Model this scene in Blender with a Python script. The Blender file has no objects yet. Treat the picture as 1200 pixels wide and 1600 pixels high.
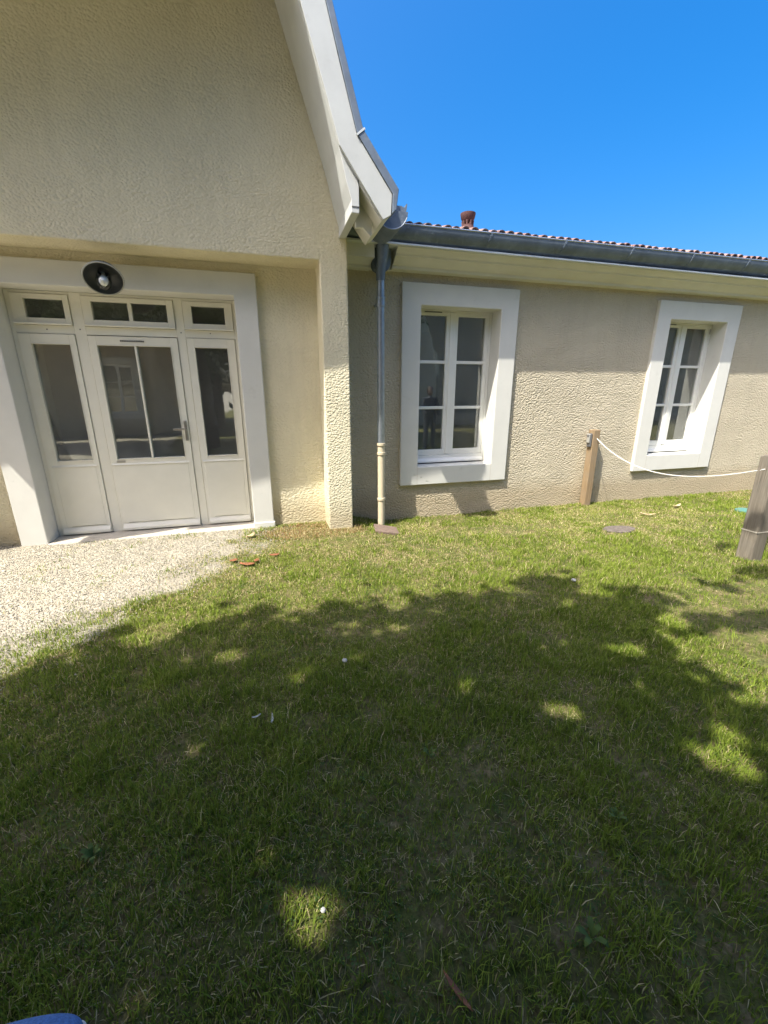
import bpy, bmesh, math, random
import numpy as np
from mathutils import Vector, Matrix

random.seed(7)
rng = np.random.default_rng(7)
scene = bpy.context.scene
COL = scene.collection

# ------------------------------------------------------------------ camera
PITCH, YAW, EYE = 0.285, 0.2737, 1.5
cy, sy, cp, sp = math.cos(YAW), math.sin(YAW), math.cos(PITCH), math.sin(PITCH)
FWD = Vector((sy*cp, cy*cp, -sp)); RGT = Vector((cy, -sy, 0)); UPV = RGT.cross(FWD)
cam_data = bpy.data.cameras.new('camera')
cam_data.sensor_fit = 'HORIZONTAL'; cam_data.sensor_width = 36.0
cam_data.lens = 36.0*647.19/1200.0
cam_data.clip_start = 0.02; cam_data.clip_end = 2000
cam = bpy.data.objects.new('camera', cam_data); COL.objects.link(cam)
m = Matrix((RGT, UPV, -FWD)).transposed().to_4x4(); m.translation = (0, 0, EYE)
cam.matrix_world = m
scene.camera = cam

# ------------------------------------------------------------------ sky, sun, exposure
SA, SK = 1.84, 3.3                                   # sun: for 1 m towards -Y it goes SA to -X and SK up
sun_dir = Vector((-SA, -1.0, SK)).normalized()
sun_el = math.asin(sun_dir.z); sun_rot = math.atan2(sun_dir.x, sun_dir.y)
world = bpy.data.worlds.new('World'); scene.world = world; world.use_nodes = True
wn = world.node_tree.nodes; wl = world.node_tree.links
for n in list(wn): wn.remove(n)
sky = wn.new('ShaderNodeTexSky'); sky.sky_type = 'NISHITA'; sky.sun_disc = False
sky.sun_elevation = sun_el; sky.sun_rotation = sun_rot
sky.altitude = 0; sky.air_density = 1.0; sky.dust_density = 6.0; sky.ozone_density = 5.0
hs = wn.new('ShaderNodeHueSaturation'); hs.inputs['Saturation'].default_value = 1.5; hs.inputs['Value'].default_value = 1.0
wl.new(sky.outputs[0], hs.inputs['Color'])
bg = wn.new('ShaderNodeBackground'); bg.inputs[1].default_value = 0.12
wo = wn.new('ShaderNodeOutputWorld')
wl.new(hs.outputs[0], bg.inputs[0]); wl.new(bg.outputs[0], wo.inputs[0])
sl = bpy.data.lights.new('sun', 'SUN'); sl.energy = 3.2; sl.angle = math.radians(0.53); sl.color = (1.0, 0.95, 0.86)
so = bpy.data.objects.new('sun', sl); COL.objects.link(so)
so.rotation_euler = sun_dir.to_track_quat('Z', 'Y').to_euler(); so.location = (-20, -12, 36)
vs = scene.view_settings
vs.view_transform = 'Standard'; vs.look = 'None'; vs.exposure = 1.5; vs.gamma = 1.0; vs.use_curve_mapping = False
scene.render.engine = 'CYCLES'
scene.cycles.max_bounces = 8; scene.cycles.transparent_max_bounces = 12

# ------------------------------------------------------------------ materials
def new_mat(name):
    mt = bpy.data.materials.new(name); mt.use_nodes = True
    nt = mt.node_tree; b = nt.nodes['Principled BSDF']
    return mt, nt, b
def texco(nt):
    return nt.nodes.new('ShaderNodeTexCoord').outputs['Object']
def noise(nt, co, scale, detail=4, rough=0.55, dist=0.0):
    n = nt.nodes.new('ShaderNodeTexNoise'); n.inputs['Scale'].default_value = scale
    n.inputs['Detail'].default_value = detail; n.inputs['Roughness'].default_value = rough
    n.inputs['Distortion'].default_value = dist
    nt.links.new(co, n.inputs['Vector']); return n
def ramp(nt, fac, stops):
    r = nt.nodes.new('ShaderNodeValToRGB'); e = r.color_ramp.elements
    while len(e) < len(stops): e.new(0.5)
    for i, (p, c) in enumerate(stops):
        e[i].position = p; e[i].color = (c[0], c[1], c[2], 1)
    nt.links.new(fac, r.inputs[0]); return r.outputs[0]
def mix(nt, fac, a, b, mode='MIX'):
    n = nt.nodes.new('ShaderNodeMixRGB'); n.blend_type = mode
    for s, v in ((0, fac), (1, a), (2, b)):
        if isinstance(v, (int, float)): n.inputs[s].default_value = v
        elif isinstance(v, tuple): n.inputs[s].default_value = (*v, 1)
        else: nt.links.new(v, n.inputs[s])
    return n.outputs[0]
def bump(nt, b, h, strength, dist):
    n = nt.nodes.new('ShaderNodeBump'); n.inputs['Strength'].default_value = strength
    n.inputs['Distance'].default_value = dist
    nt.links.new(h, n.inputs['Height']); nt.links.new(n.outputs[0], b.inputs['Normal'])
def mapped(nt, co, sc, rot=(0, 0, 0)):
    mp = nt.nodes.new('ShaderNodeMapping'); mp.inputs['Scale'].default_value = sc
    mp.inputs['Rotation'].default_value = rot
    nt.links.new(co, mp.inputs[0]); return mp.outputs[0]
def math_node(nt, op, a, b=None):
    n = nt.nodes.new('ShaderNodeMath'); n.operation = op
    for i, v in enumerate((a, b)):
        if v is None: continue
        if isinstance(v, (int, float)): n.inputs[i].default_value = v
        else: nt.links.new(v, n.inputs[i])
    return n.outputs[0]

def simple(name, col, rough=0.5, metal=0.0, var=0.06, vscale=9.0, bscale=0, bstr=0.2, bdist=0.002, dirt=None):
    mt, nt, b = new_mat(name); co = texco(nt)
    n1 = noise(nt, co, vscale, 5)
    lo = tuple(c*(1-var) for c in col); hi = tuple(min(1, c*(1+var)) for c in col)
    c = ramp(nt, n1.outputs[0], [(0.3, lo), (0.7, hi)])
    if dirt:
        n2 = noise(nt, co, dirt[1], 6, 0.7)
        f = ramp(nt, n2.outputs[0], [(dirt[2], (0, 0, 0)), (dirt[2]+0.12, (1, 1, 1))])
        c = mix(nt, math_node(nt, 'MULTIPLY', f, dirt[3]), c, dirt[0])
    nt.links.new(c, b.inputs['Base Color'])
    b.inputs['Roughness'].default_value = rough; b.inputs['Metallic'].default_value = metal
    if bscale: bump(nt, b, noise(nt, co, bscale, 5).outputs[0], bstr, bdist)
    return mt

def stucco(name, col, cell, dist, strength=1.0):
    mt, nt, b = new_mat(name); co = texco(nt)
    warp = noise(nt, co, 14, 3)
    vadd = nt.nodes.new('ShaderNodeVectorMath'); vadd.operation = 'MULTIPLY_ADD'
    nt.links.new(warp.outputs['Color'], vadd.inputs[0]); vadd.inputs[1].default_value = (0.022,)*3
    nt.links.new(co, vadd.inputs[2])
    vm = mapped(nt, vadd.outputs[0], (0.85, 1.0, 1.1), (0, math.radians(28), 0))
    v = nt.nodes.new('ShaderNodeTexVoronoi'); v.feature = 'SMOOTH_F1'; v.inputs['Scale'].default_value = cell
    v.inputs['Smoothness'].default_value = 0.35
    nt.links.new(vm, v.inputs['Vector'])
    inv = math_node(nt, 'SUBTRACT', 1.0, v.outputs['Distance'])
    fine = noise(nt, co, 160, 4)
    med = noise(nt, co, 34, 4)
    h = math_node(nt, 'ADD', math_node(nt, 'MULTIPLY', inv, 0.9),
                  math_node(nt, 'ADD', math_node(nt, 'MULTIPLY', med.outputs[0], 0.45), math_node(nt, 'MULTIPLY', fine.outputs[0], 0.22)))
    big = noise(nt, co, 1.1, 5, 0.6)
    c = ramp(nt, big.outputs[0], [(0.3, tuple(x*0.93 for x in col)), (0.7, tuple(x*1.05 for x in col))])
    st = noise(nt, mapped(nt, co, (3.0, 3.0, 0.5)), 2.2, 6, 0.65)        # weather streaks and patches
    c = mix(nt, math_node(nt, 'MULTIPLY', ramp(nt, st.outputs[0], [(0.50, (0, 0, 0)), (0.78, (1, 1, 1))]), 0.26), c, tuple(x*0.6 for x in col))
    # splash dirt near the ground
    sep = nt.nodes.new('ShaderNodeSeparateXYZ'); nt.links.new(co, sep.inputs[0])
    zz = math_node(nt, 'ADD', sep.outputs[2], math_node(nt, 'MULTIPLY', big.outputs[0], -0.25))
    c = mix(nt, ramp(nt, zz, [(0.0, (0.45, 0.45, 0.45)), (0.2, (0, 0, 0))]), c, (0.36, 0.27, 0.15))
    nt.links.new(c, b.inputs['Base Color']); b.inputs['Roughness'].default_value = 0.93
    b.inputs['Specular IOR Level'].default_value = 0.2
    worn = ramp(nt, noise(nt, co, 2.6, 4, 0.6).outputs[0], [(0.30, (0.45,)*3), (0.62, (1.0,)*3)])   # trowelled flatter in places
    bump(nt, b, math_node(nt, 'MULTIPLY', h, worn), strength, dist); return mt

M = {}
M['stucco_gable'] = stucco('roughcast_render_gable', (0.73, 0.67, 0.48), 50, 0.011, 0.8)  # same paint as the wing, lightened so the shaded gable looks brighter lit
M['stucco_wing'] = stucco('roughcast_render_wing', (0.545, 0.485, 0.36), 50, 0.018, 1.0)
M['soffit_ochre'] = stucco('ochre_render', (0.48, 0.39, 0.22), 30, 0.008)
M['trim'] = simple('painted_plaster_trim', (0.655, 0.65, 0.595), 0.8, var=0.03, vscale=5, bscale=70, bstr=0.35, bdist=0.003, dirt=((0.45, 0.44, 0.38), 6, 0.62, 0.35))
M['joinery'] = simple('cream_painted_wood', (0.79, 0.77, 0.66), 0.45, var=0.025, vscale=6, bscale=120, bstr=0.08, bdist=0.001)
M['joinery_cool'] = simple('white_painted_wood', (0.79, 0.79, 0.735), 0.4, var=0.02, vscale=6)
M['board'] = simple('white_painted_board', (0.52, 0.54, 0.52), 0.55, var=0.04, vscale=7, bscale=60, bstr=0.15, bdist=0.002, dirt=((0.42, 0.43, 0.40), 9, 0.6, 0.4))
M['cornice'] = simple('cream_plaster_cornice', (0.69, 0.685, 0.62), 0.85, var=0.06, vscale=3, bscale=50, bstr=0.2)
M['zinc'] = simple('weathered_zinc', (0.16, 0.20, 0.25), 0.55, metal=0.4, var=0.22, vscale=7, bscale=30, bstr=0.08, dirt=((0.30, 0.33, 0.36), 11, 0.55, 0.5))
M['zinc_light'] = simple('bright_zinc', (0.38, 0.42, 0.46), 0.35, metal=0.7, var=0.15, vscale=12)
M['lead_strip'] = simple('pale_zinc_edge', (0.62, 0.66, 0.66), 0.5, metal=0.1, var=0.08, vscale=4)
M['pvc'] = simple('beige_plastic_pipe', (0.66, 0.57, 0.40), 0.4, var=0.03)
M['dark'] = simple('dark_gap', (0.03, 0.03, 0.03), 0.7)
M['metal'] = simple('brushed_nickel', (0.52, 0.50, 0.46), 0.3, metal=0.9, var=0.05)
M['lamp_shade'] = simple('anthracite_enamel', (0.055, 0.062, 0.066), 0.38, var=0.05)
M['lamp_rim'] = simple('pale_enamel_rim', (0.33, 0.34, 0.32), 0.5)
M['room'] = simple('interior_plaster', (0.72, 0.73, 0.70), 0.9, var=0.05, vscale=1)
M['curtain'] = simple('white_net_curtain', (0.72, 0.73, 0.72), 0.8, var=0.06, vscale=14)
M['concrete'] = simple('pale_concrete', (0.50, 0.46, 0.38), 0.9, var=0.12, vscale=9, bscale=60, bstr=0.4, bdist=0.004, dirt=((0.25, 0.22, 0.15), 13, 0.55, 0.5))
M['stone_cover'] = simple('brown_cast_cover', (0.17, 0.12, 0.09), 0.85, var=0.25, vscale=28, bscale=90, bstr=0.6, bdist=0.006, dirt=((0.24, 0.2, 0.155), 35, 0.55, 0.7))
M['grey_cover'] = simple('grey_weathered_slab', (0.11, 0.09, 0.072), 0.9, var=0.3, vscale=30, bscale=60, bstr=0.7, bdist=0.008, dirt=((0.21, 0.18, 0.15), 25, 0.5, 0.8))
M['teal'] = simple('turquoise_plastic', (0.07, 0.20, 0.18), 0.5)
M['rope'] = simple('white_braided_rope', (0.70, 0.68, 0.62), 0.85, var=0.12, vscale=60, bscale=200, bstr=0.5)
M['leaf_dry'] = simple('dry_leaf', (0.25, 0.095, 0.04), 0.7, var=0.3, vscale=40)
M['leaf_pale'] = simple('pale_dry_leaf', (0.52, 0.40, 0.22), 0.7, var=0.25, vscale=40)
M['feather'] = simple('white_feather', (0.50, 0.51, 0.50), 0.8, var=0.08, vscale=50)
M['pebble'] = simple('white_pebble', (0.55, 0.53, 0.48), 0.8, var=0.2, vscale=30)
M['blue_cloth'] = simple('blue_denim_canvas', (0.09, 0.20, 0.46), 0.9, var=0.25, vscale=180, bscale=300, bstr=0.5)
M['rubber'] = simple('white_rubber_sole', (0.62, 0.62, 0.60), 0.6)
M['bark'] = simple('tree_bark', (0.13, 0.10, 0.075), 0.95, var=0.35, vscale=18, bscale=25, bstr=1.0, bdist=0.03)
M['coat'] = simple('dark_clothes', (0.03, 0.035, 0.045), 0.85, var=0.2, vscale=20)
M['skin'] = simple('skin', (0.19, 0.125, 0.095), 0.55)
M['hair'] = simple('dark_hair', (0.03, 0.022, 0.016), 0.6)
M['print_ink'] = simple('printed_ink', (0.035, 0.04, 0.045), 0.6)
M['print_paper'] = simple('printed_paper', (0.62, 0.63, 0.62), 0.7)
M['box_grey'] = simple('grey_key_box_body', (0.11, 0.11, 0.11), 0.5)
M['box_face'] = simple('silver_key_box_cover', (0.58, 0.58, 0.56), 0.3, metal=0.6)

def wood(name, c1, c2, grey):
    mt, nt, b = new_mat(name); co = texco(nt)
    g = noise(nt, mapped(nt, co, (22, 22, 1.2)), 3.0, 8, 0.65, 0.4)
    c = ramp(nt, g.outputs[0], [(0.25, c1), (0.5, tuple((a+d)/2 for a, d in zip(c1, c2))), (0.75, c2)])
    n2 = noise(nt, co, 5, 5)
    c = mix(nt, ramp(nt, n2.outputs[0], [(0.42, (0, 0, 0)), (0.62, (0.7, 0.7, 0.7))]), c, grey)
    nt.links.new(c, b.inputs['Base Color']); b.inputs['Roughness'].default_value = 0.8
    bump(nt, b, g.outputs[0], 0.5, 0.004); return mt
M['wood_tan'] = wood('tan_softwood', (0.20, 0.135, 0.07), (0.35, 0.25, 0.14), (0.26, 0.20, 0.13))
M['wood_grey'] = wood('silvered_softwood', (0.085, 0.072, 0.055), (0.27, 0.235, 0.18), (0.165, 0.148, 0.12))

def tile_mat():
    mt, nt, b = new_mat('terracotta_tile')
    oi = nt.nodes.new('ShaderNodeObjectInfo'); co = texco(nt)
    base = ramp(nt, oi.outputs['Random'], [(0.0, (0.19, 0.105, 0.085)), (0.4, (0.25, 0.145, 0.12)), (0.7, (0.30, 0.20, 0.165)), (1.0, (0.15, 0.09, 0.075))])
    n = noise(nt, co, 25, 6, 0.7)
    c = mix(nt, ramp(nt, n.outputs[0], [(0.5, (0, 0, 0)), (0.68, (0.6, 0.6, 0.6))]), base, (0.50, 0.42, 0.34))
    nt.links.new(c, b.inputs['Base Color']); b.inputs['Roughness'].default_value = 0.85
    bump(nt, b, n.outputs[0], 0.4, 0.004); return mt
M['tile'] = tile_mat()
M['vent'] = simple('dark_red_clay', (0.115, 0.055, 0.05), 0.8, var=0.25, vscale=20)

def glass_mat(name, tint, refl, dust=0.17):
    mt = bpy.data.materials.new(name); mt.use_nodes = True; nt = mt.node_tree
    for n in list(nt.nodes): nt.nodes.remove(n)
    out = nt.nodes.new('ShaderNodeOutputMaterial'); mx = nt.nodes.new('ShaderNodeMixShader')
    tr = nt.nodes.new('ShaderNodeBsdfTransparent'); tr.inputs[0].default_value = (*tint, 1)
    gl = nt.nodes.new('ShaderNodeBsdfGlossy'); gl.inputs['Roughness'].default_value = 0.012
    gl.inputs['Color'].default_value = (0.92, 0.95, 0.93, 1)
    fr = nt.nodes.new('ShaderNodeFresnel'); fr.inputs['IOR'].default_value = refl
    co = nt.nodes.new('ShaderNodeTexCoord').outputs['Object']
    nz = noise(nt, co, 1.7, 2)
    bp = nt.nodes.new('ShaderNodeBump'); bp.inputs['Strength'].default_value = 0.06; bp.inputs['Distance'].default_value = 0.02
    nt.links.new(nz.outputs[0], bp.inputs['Height']); nt.links.new(bp.outputs[0], gl.inputs['Normal'])
    nt.links.new(fr.outputs[0], mx.inputs[0]); nt.links.new(tr.outputs[0], mx.inputs[1]); nt.links.new(gl.outputs[0], mx.inputs[2])
    df = nt.nodes.new('ShaderNodeBsdfDiffuse'); df.inputs[0].default_value = (0.62, 0.63, 0.60, 1)
    m2 = nt.nodes.new('ShaderNodeMixShader'); dz = noise(nt, co, 5.0, 5, 0.65)
    nt.links.new(math_node(nt, 'MULTIPLY', dz.outputs[0], dust), m2.inputs[0])
    nt.links.new(mx.outputs[0], m2.inputs[1]); nt.links.new(df.outputs[0], m2.inputs[2])
    nt.links.new(m2.outputs[0], out.inputs[0]); return mt
M['glass'] = glass_mat('window_glass', (0.88, 0.9, 0.89), 2.6)
M['clear_glass'] = glass_mat('clear_lamp_glass', (0.9, 0.92, 0.92), 1.5, 0.03)
mt, nt, b = new_mat('frosted_bulb'); b.inputs['Base Color'].default_value = (0.82, 0.82, 0.78, 1); b.inputs['Roughness'].default_value = 0.25
M['bulb'] = mt

def attr_leaf(name, attr, transl, rough=0.6, spec=0.25):
    mt, nt, b = new_mat(name)
    a = nt.nodes.new('ShaderNodeAttribute'); a.attribute_name = attr
    nt.links.new(a.outputs['Color'], b.inputs['Base Color']); b.inputs['Roughness'].default_value = rough
    b.inputs['Specular IOR Level'].default_value = spec
    t = nt.nodes.new('ShaderNodeBsdfTranslucent'); nt.links.new(a.outputs['Color'], t.inputs[0])
    mx = nt.nodes.new('ShaderNodeMixShader'); mx.inputs[0].default_value = transl
    out = nt.nodes['Material Output']
    nt.links.new(b.outputs[0], mx.inputs[1]); nt.links.new(t.outputs[0], mx.inputs[2]); nt.links.new(mx.outputs[0], out.inputs[0])
    return mt
M['grass'] = attr_leaf('grass_blades', 'tint', 0.3, 0.75, 0.12)
M['foliage'] = attr_leaf('tree_leaves', 'tint', 0.18, 0.5, 0.4)
M['stones'] = attr_leaf('gravel_stones', 'tint', 0.0, 0.9, 0.15)

def lawn_mat():
    mt, nt, b = new_mat('lawn_soil'); co = texco(nt)
    n1 = noise(nt, co, 2.4, 6, 0.65); n2 = noise(nt, co, 38, 6, 0.7); n3 = noise(nt, co, 9, 5, 0.7)
    soil = ramp(nt, n2.outputs[0], [(0.3, (0.065, 0.052, 0.024)), (0.5, (0.15, 0.12, 0.055)), (0.7, (0.30, 0.245, 0.135))])
    green = ramp(nt, n2.outputs[0], [(0.3, (0.035, 0.055, 0.01)), (0.7, (0.13, 0.145, 0.035))])
    c = mix(nt, ramp(nt, n3.outputs[0], [(0.36, (0, 0, 0)), (0.56, (1, 1, 1))]), soil, green)
    c = mix(nt, ramp(nt, n1.outputs[0], [(0.4, (0, 0, 0)), (0.7, (0.4, 0.4, 0.4))]), c, (0.28, 0.22, 0.12))
    da = nt.nodes.new('ShaderNodeAttribute'); da.attribute_name = 'dust'
    df = math_node(nt, 'ADD', da.outputs['Fac'], math_node(nt, 'MULTIPLY', math_node(nt, 'SUBTRACT', n2.outputs[0], 0.5), 0.9))
    c = mix(nt, ramp(nt, df, [(0.25, (0, 0, 0)), (0.6, (1, 1, 1))]), c, (0.36, 0.325, 0.25))
    nt.links.new(c, b.inputs['Base Color']); b.inputs['Roughness'].default_value = 0.95; b.inputs['Specular IOR Level'].default_value = 0.1
    bump(nt, b, n2.outputs[0], 0.8, 0.02); return mt
M['lawn'] = lawn_mat()
def gravel_mat():
    mt, nt, b = new_mat('gravel_bed'); co = texco(nt)
    v = nt.nodes.new('ShaderNodeTexVoronoi'); v.inputs['Scale'].default_value = 60; nt.links.new(co, v.inputs['Vector'])
    n1 = noise(nt, co, 5, 6, 0.7)
    c = ramp(nt, v.outputs['Color'], [(0.2, (0.31, 0.28, 0.215)), (0.8, (0.42, 0.385, 0.305))])
    c = mix(nt, ramp(nt, n1.outputs[0], [(0.5, (0, 0, 0)), (0.75, (0.5, 0.5, 0.5))]), c, (0.33, 0.27, 0.17))
    nt.links.new(c, b.inputs['Base Color']); b.inputs['Roughness'].default_value = 0.95; b.inputs['Specular IOR Level'].default_value = 0.1
    bump(nt, b, v.outputs['Distance'], 0.8, 0.01); return mt
M['gravel'] = gravel_mat()

# ------------------------------------------------------------------ builders
class MB:
    def __init__(s): s.v = []; s.f = []
    def add(s, vs, fs):
        o = len(s.v); s.v += [tuple(p) for p in vs]; s.f += [tuple(i+o for i in f) for f in fs]; return s
    def box(s, x0, x1, y0, y1, z0, z1):
        return s.add([(x0,y0,z0),(x1,y0,z0),(x1,y1,z0),(x0,y1,z0),(x0,y0,z1),(x1,y0,z1),(x1,y1,z1),(x0,y1,z1)],
              [(0,3,2,1),(4,5,6,7),(0,1,5,4),(1,2,6,5),(2,3,7,6),(3,0,4,7)])
    def prism_y(s, poly, y0, y1):                      # polygon in XZ, extruded along Y
        n = len(poly)
        vs = [(x, y0, z) for x, z in poly] + [(x, y1, z) for x, z in poly]
        fs = [tuple(range(n)), tuple(range(2*n-1, n-1, -1))] + [(i, i+n, (i+1) % n+n, (i+1) % n) for i in range(n)]
        return s.add(vs, fs)
    def prism_x(s, poly, x0, x1, skew=0.0):            # polygon in YZ, extruded along X; skew lifts the far end
        n = len(poly)
        vs = [(x0, y, z) for y, z in poly] + [(x1, y, z+skew) for y, z in poly]
        fs = [tuple(range(n-1, -1, -1)), tuple(range(n, 2*n))] + [(i, (i+1) % n, (i+1) % n+n, i+n) for i in range(n)]
        return s.add(vs, fs)
    def ring(s, x0, x1, z0, z1, hx0, hx1, hz0, hz1, y0, y1):    # one-piece rectangular ring, no seams
        O = [(x0, z0), (x1, z0), (x1, z1), (x0, z1)]; I = [(hx0, hz0), (hx1, hz0), (hx1, hz1), (hx0, hz1)]
        vs = [(x, y, z) for y in (y0, y1) for q in (O, I) for x, z in q]
        fs = []
        for i in range(4):
            j = (i+1) % 4
            fs += [(i, j, 4+j, 4+i), (8+i, 12+i, 12+j, 8+j), (i, 8+i, 8+j, j), (4+i, 4+j, 12+j, 12+i)]
        return s.add(vs, fs)
    def frame(s, x0, x1, z0, z1, hx0, hx1, hz0, hz1, y0, y1):   # flat frame with one opening
        s.box(x0, hx0, y0, y1, z0, z1); s.box(hx1, x1, y0, y1, z0, z1)
        s.box(hx0, hx1, y0, y1, hz1, z1); return s.box(hx0, hx1, y0, y1, z0, hz0)
    def tube(s, path, r, n=12, caps=True):
        path = [Vector(p) for p in path]; rs = r if isinstance(r, (list, tuple)) else [r]*len(path)
        o = len(s.v); ref = None
        for i, p in enumerate(path):
            d = (path[min(i+1, len(path)-1)]-path[max(i-1, 0)]).normalized()
            if ref is None: ref = Vector((1, 0, 0)) if abs(d.x) < 0.8 else Vector((0, 1, 0))
            a = (ref-d*ref.dot(d)).normalized(); ref = a; bb = d.cross(a)
            for k in range(n):
                t = 2*math.pi*k/n; s.v.append(tuple(p+(a*math.cos(t)+bb*math.sin(t))*rs[i]))
        for i in range(len(path)-1):
            for k in range(n):
                k2 = (k+1) % n; s.f.append((o+i*n+k, o+i*n+k2, o+(i+1)*n+k2, o+(i+1)*n+k))
        if caps:
            s.f.append(tuple(o+k for k in range(n-1, -1, -1))); e = o+(len(path)-1)*n; s.f.append(tuple(e+k for k in range(n)))
        return s
    def lathe(s, prof, org, axis, n=28):               # prof: (radius, distance along axis)
        axis = Vector(axis).normalized(); ref = Vector((1, 0, 0)) if abs(axis.x) < 0.8 else Vector((0, 1, 0))
        a = (ref-axis*ref.dot(axis)).normalized(); bb = axis.cross(a); org = Vector(org); o = len(s.v)
        for r, h in prof:
            for k in range(n):
                t = 2*math.pi*k/n; s.v.append(tuple(org+axis*h+(a*math.cos(t)+bb*math.sin(t))*max(r, 1e-4)))
        for i in range(len(prof)-1):
            for k in range(n):
                k2 = (k+1) % n; s.f.append((o+i*n+k, o+i*n+k2, o+(i+1)*n+k2, o+(i+1)*n+k))
        return s
    def build(s, name, mat, parent=None, bevel=0, smooth=False, seg=2):
        off = world_loc(parent)
        me = bpy.data.meshes.new(name)
        me.from_pydata([(x-off.x, y-off.y, z-off.z) for x, y, z in s.v], [], s.f)
        bm = bmesh.new(); bm.from_mesh(me)
        bmesh.ops.recalc_face_normals(bm, faces=bm.faces)
        if bevel:
            bmesh.ops.bevel(bm, geom=[e for e in bm.edges if len(e.link_faces) == 2 and e.calc_face_angle(0) > 0.5],
                            offset=bevel, segments=seg, affect='EDGES', profile=0.5, clamp_overlap=True)
        bm.to_mesh(me); bm.free()
        if smooth:
            me.polygons.foreach_set('use_smooth', [True]*len(me.polygons))
            try: me.set_sharp_from_angle(angle=math.radians(38))
            except Exception: pass
        me.materials.append(M[mat] if isinstance(mat, str) else mat)
        ob = bpy.data.objects.new(name, me); COL.objects.link(ob)
        if parent: ob.parent = parent
        return ob

def world_loc(o):
    v = Vector((0, 0, 0))
    while o: v += o.location; o = o.parent
    return v
def tag(o, label, cat, group=None, kind=None):
    o['label'] = label; o['category'] = cat
    if group: o['group'] = group
    if kind: o['kind'] = kind
    return o
def thing(name, label, cat, loc=(0, 0, 0), group=None):
    o = bpy.data.objects.new(name, None); o.location = loc; o.empty_display_size = 0.2; COL.objects.link(o)
    return tag(o, label, cat, group)
def smoothstep(a, b, x):
    t = np.clip((x-a)/(b-a), 0, 1); return t*t*(3-2*t)

# 2-D value noise for scattering
_perm = rng.random((256, 256))
def vnoise(x, y, s):
    x = np.asarray(x)*s+500.3; y = np.asarray(y)*s+500.7
    xi = np.floor(x).astype(int); yi = np.floor(y).astype(int); fx = x-xi; fy = y-yi
    fx = fx*fx*(3-2*fx); fy = fy*fy*(3-2*fy); p = _perm
    g = lambda a, c: p[a % 256, c % 256]
    return (g(xi, yi)*(1-fx)+g(xi+1, yi)*fx)*(1-fy)+(g(xi, yi+1)*(1-fx)+g(xi+1, yi+1)*fx)*fy
def fnoise(x, y, s): return (vnoise(x, y, s)*0.55+vnoise(x, y, s*2.1)*0.28+vnoise(x, y, s*4.3)*0.17)

def ground_z(x, y):
    x = np.asarray(x, float); y = np.asarray(y, float)
    fall = -0.10*smoothstep(0.75, 1.5, x)*smoothstep(3.3, 4.7, y)
    lump = (fnoise(x, y, 1.6)-0.5)*0.035*smoothstep(60, 10, np.hypot(x, y))
    near_house = smoothstep(4.3, 3.6, y)+smoothstep(0.9, 1.6, x)*0.6
    return fall+lump*np.clip(near_house, 0, 1)-0.005

# ------------------------------------------------------------------ ground
def grid_axis(lo, hi, far, step):
    a = np.arange(lo, hi+1e-6, step)
    return np.concatenate([-np.geomspace(far, -lo+1, 9), a, np.geomspace(hi+1, far, 9)])
gx = grid_axis(-8, 11, 400, 0.10); gy = grid_axis(-8, 6.6, 400, 0.10)
GX, GY = np.meshgrid(gx, gy); GZ = ground_z(GX, GY)
nx, ny = len(gx), len(gy)
me = bpy.data.meshes.new('lawn')
idx = np.arange(nx*ny).reshape(ny, nx)
quads = np.stack([idx[:-1, :-1], idx[:-1, 1:], idx[1:, 1:], idx[1:, :-1]], -1).reshape(-1, 4)
me.from_pydata(np.stack([GX, GY, GZ], -1).reshape(-1, 3).tolist(), [], quads.tolist())
me.polygons.foreach_set('use_smooth', [True]*len(me.polygons))
me.materials.append(M['lawn'])
lawn = bpy.data.objects.new('lawn', me); COL.objects.link(lawn); lawn['kind'] = 'structure'

# gravel path: its ragged edge runs from the door down to the lower left
GE_Y = np.array([-3.0, 1.6, 2.50, 2.69, 2.97, 3.06, 3.45, 3.76, 4.20, 4.57, 4.8])
GE_X = np.array([-2.9, -2.0, -1.54, -1.44, -1.22, -1.05, -0.68, -0.57, -0.31, -0.05, 0.0])
def gravel_in(x, y):                                   # >0 inside, in metres from the edge
    e = np.interp(y, GE_Y, GE_X)+(fnoise(x, y, 3.0)-0.5)*0.75+(fnoise(x+4, y+9, 11.0)-.5)*.30
    return e-x
at_ = lawn.data.attributes.new('dust', 'FLOAT', 'POINT')
at_.data.foreach_set('value', smoothstep(-0.30, 0.12, gravel_in(GX.ravel(), GY.ravel())).astype(np.float32))
gp = MB(); ys = np.arange(-3.0, 4.78, 0.03); rows = []
for y in ys:
    e = float(np.interp(y, GE_Y, GE_X)+(fnoise(0.3, y, 4.0)-0.5)*0.2+(vnoise(0.7, y, 9.0)-.5)*.26+(vnoise(3.7, y, 23.0)-.5)*.14)-.16
    xs = np.concatenate([np.linspace(-9, -3, 8), np.linspace(-2.9, min(e, -0.03), 40)]); o = len(gp.v)
    gp.v += [(float(x), float(y), float(ground_z(x, y))+0.006-0.012*float(np.clip((x-e+.25)/.25, 0, 1))) for x in xs]; rows.append((o, len(xs)))
for a in range(len(rows)-1):
    for k in range(rows[a][1]-1):
        gp.f.append((rows[a][0]+k, rows[a][0]+k+1, rows[a+1][0]+k+1, rows[a+1][0]+k))
gpo = gp.build('gravel_path', 'gravel'); gpo['kind'] = 'structure'

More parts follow.
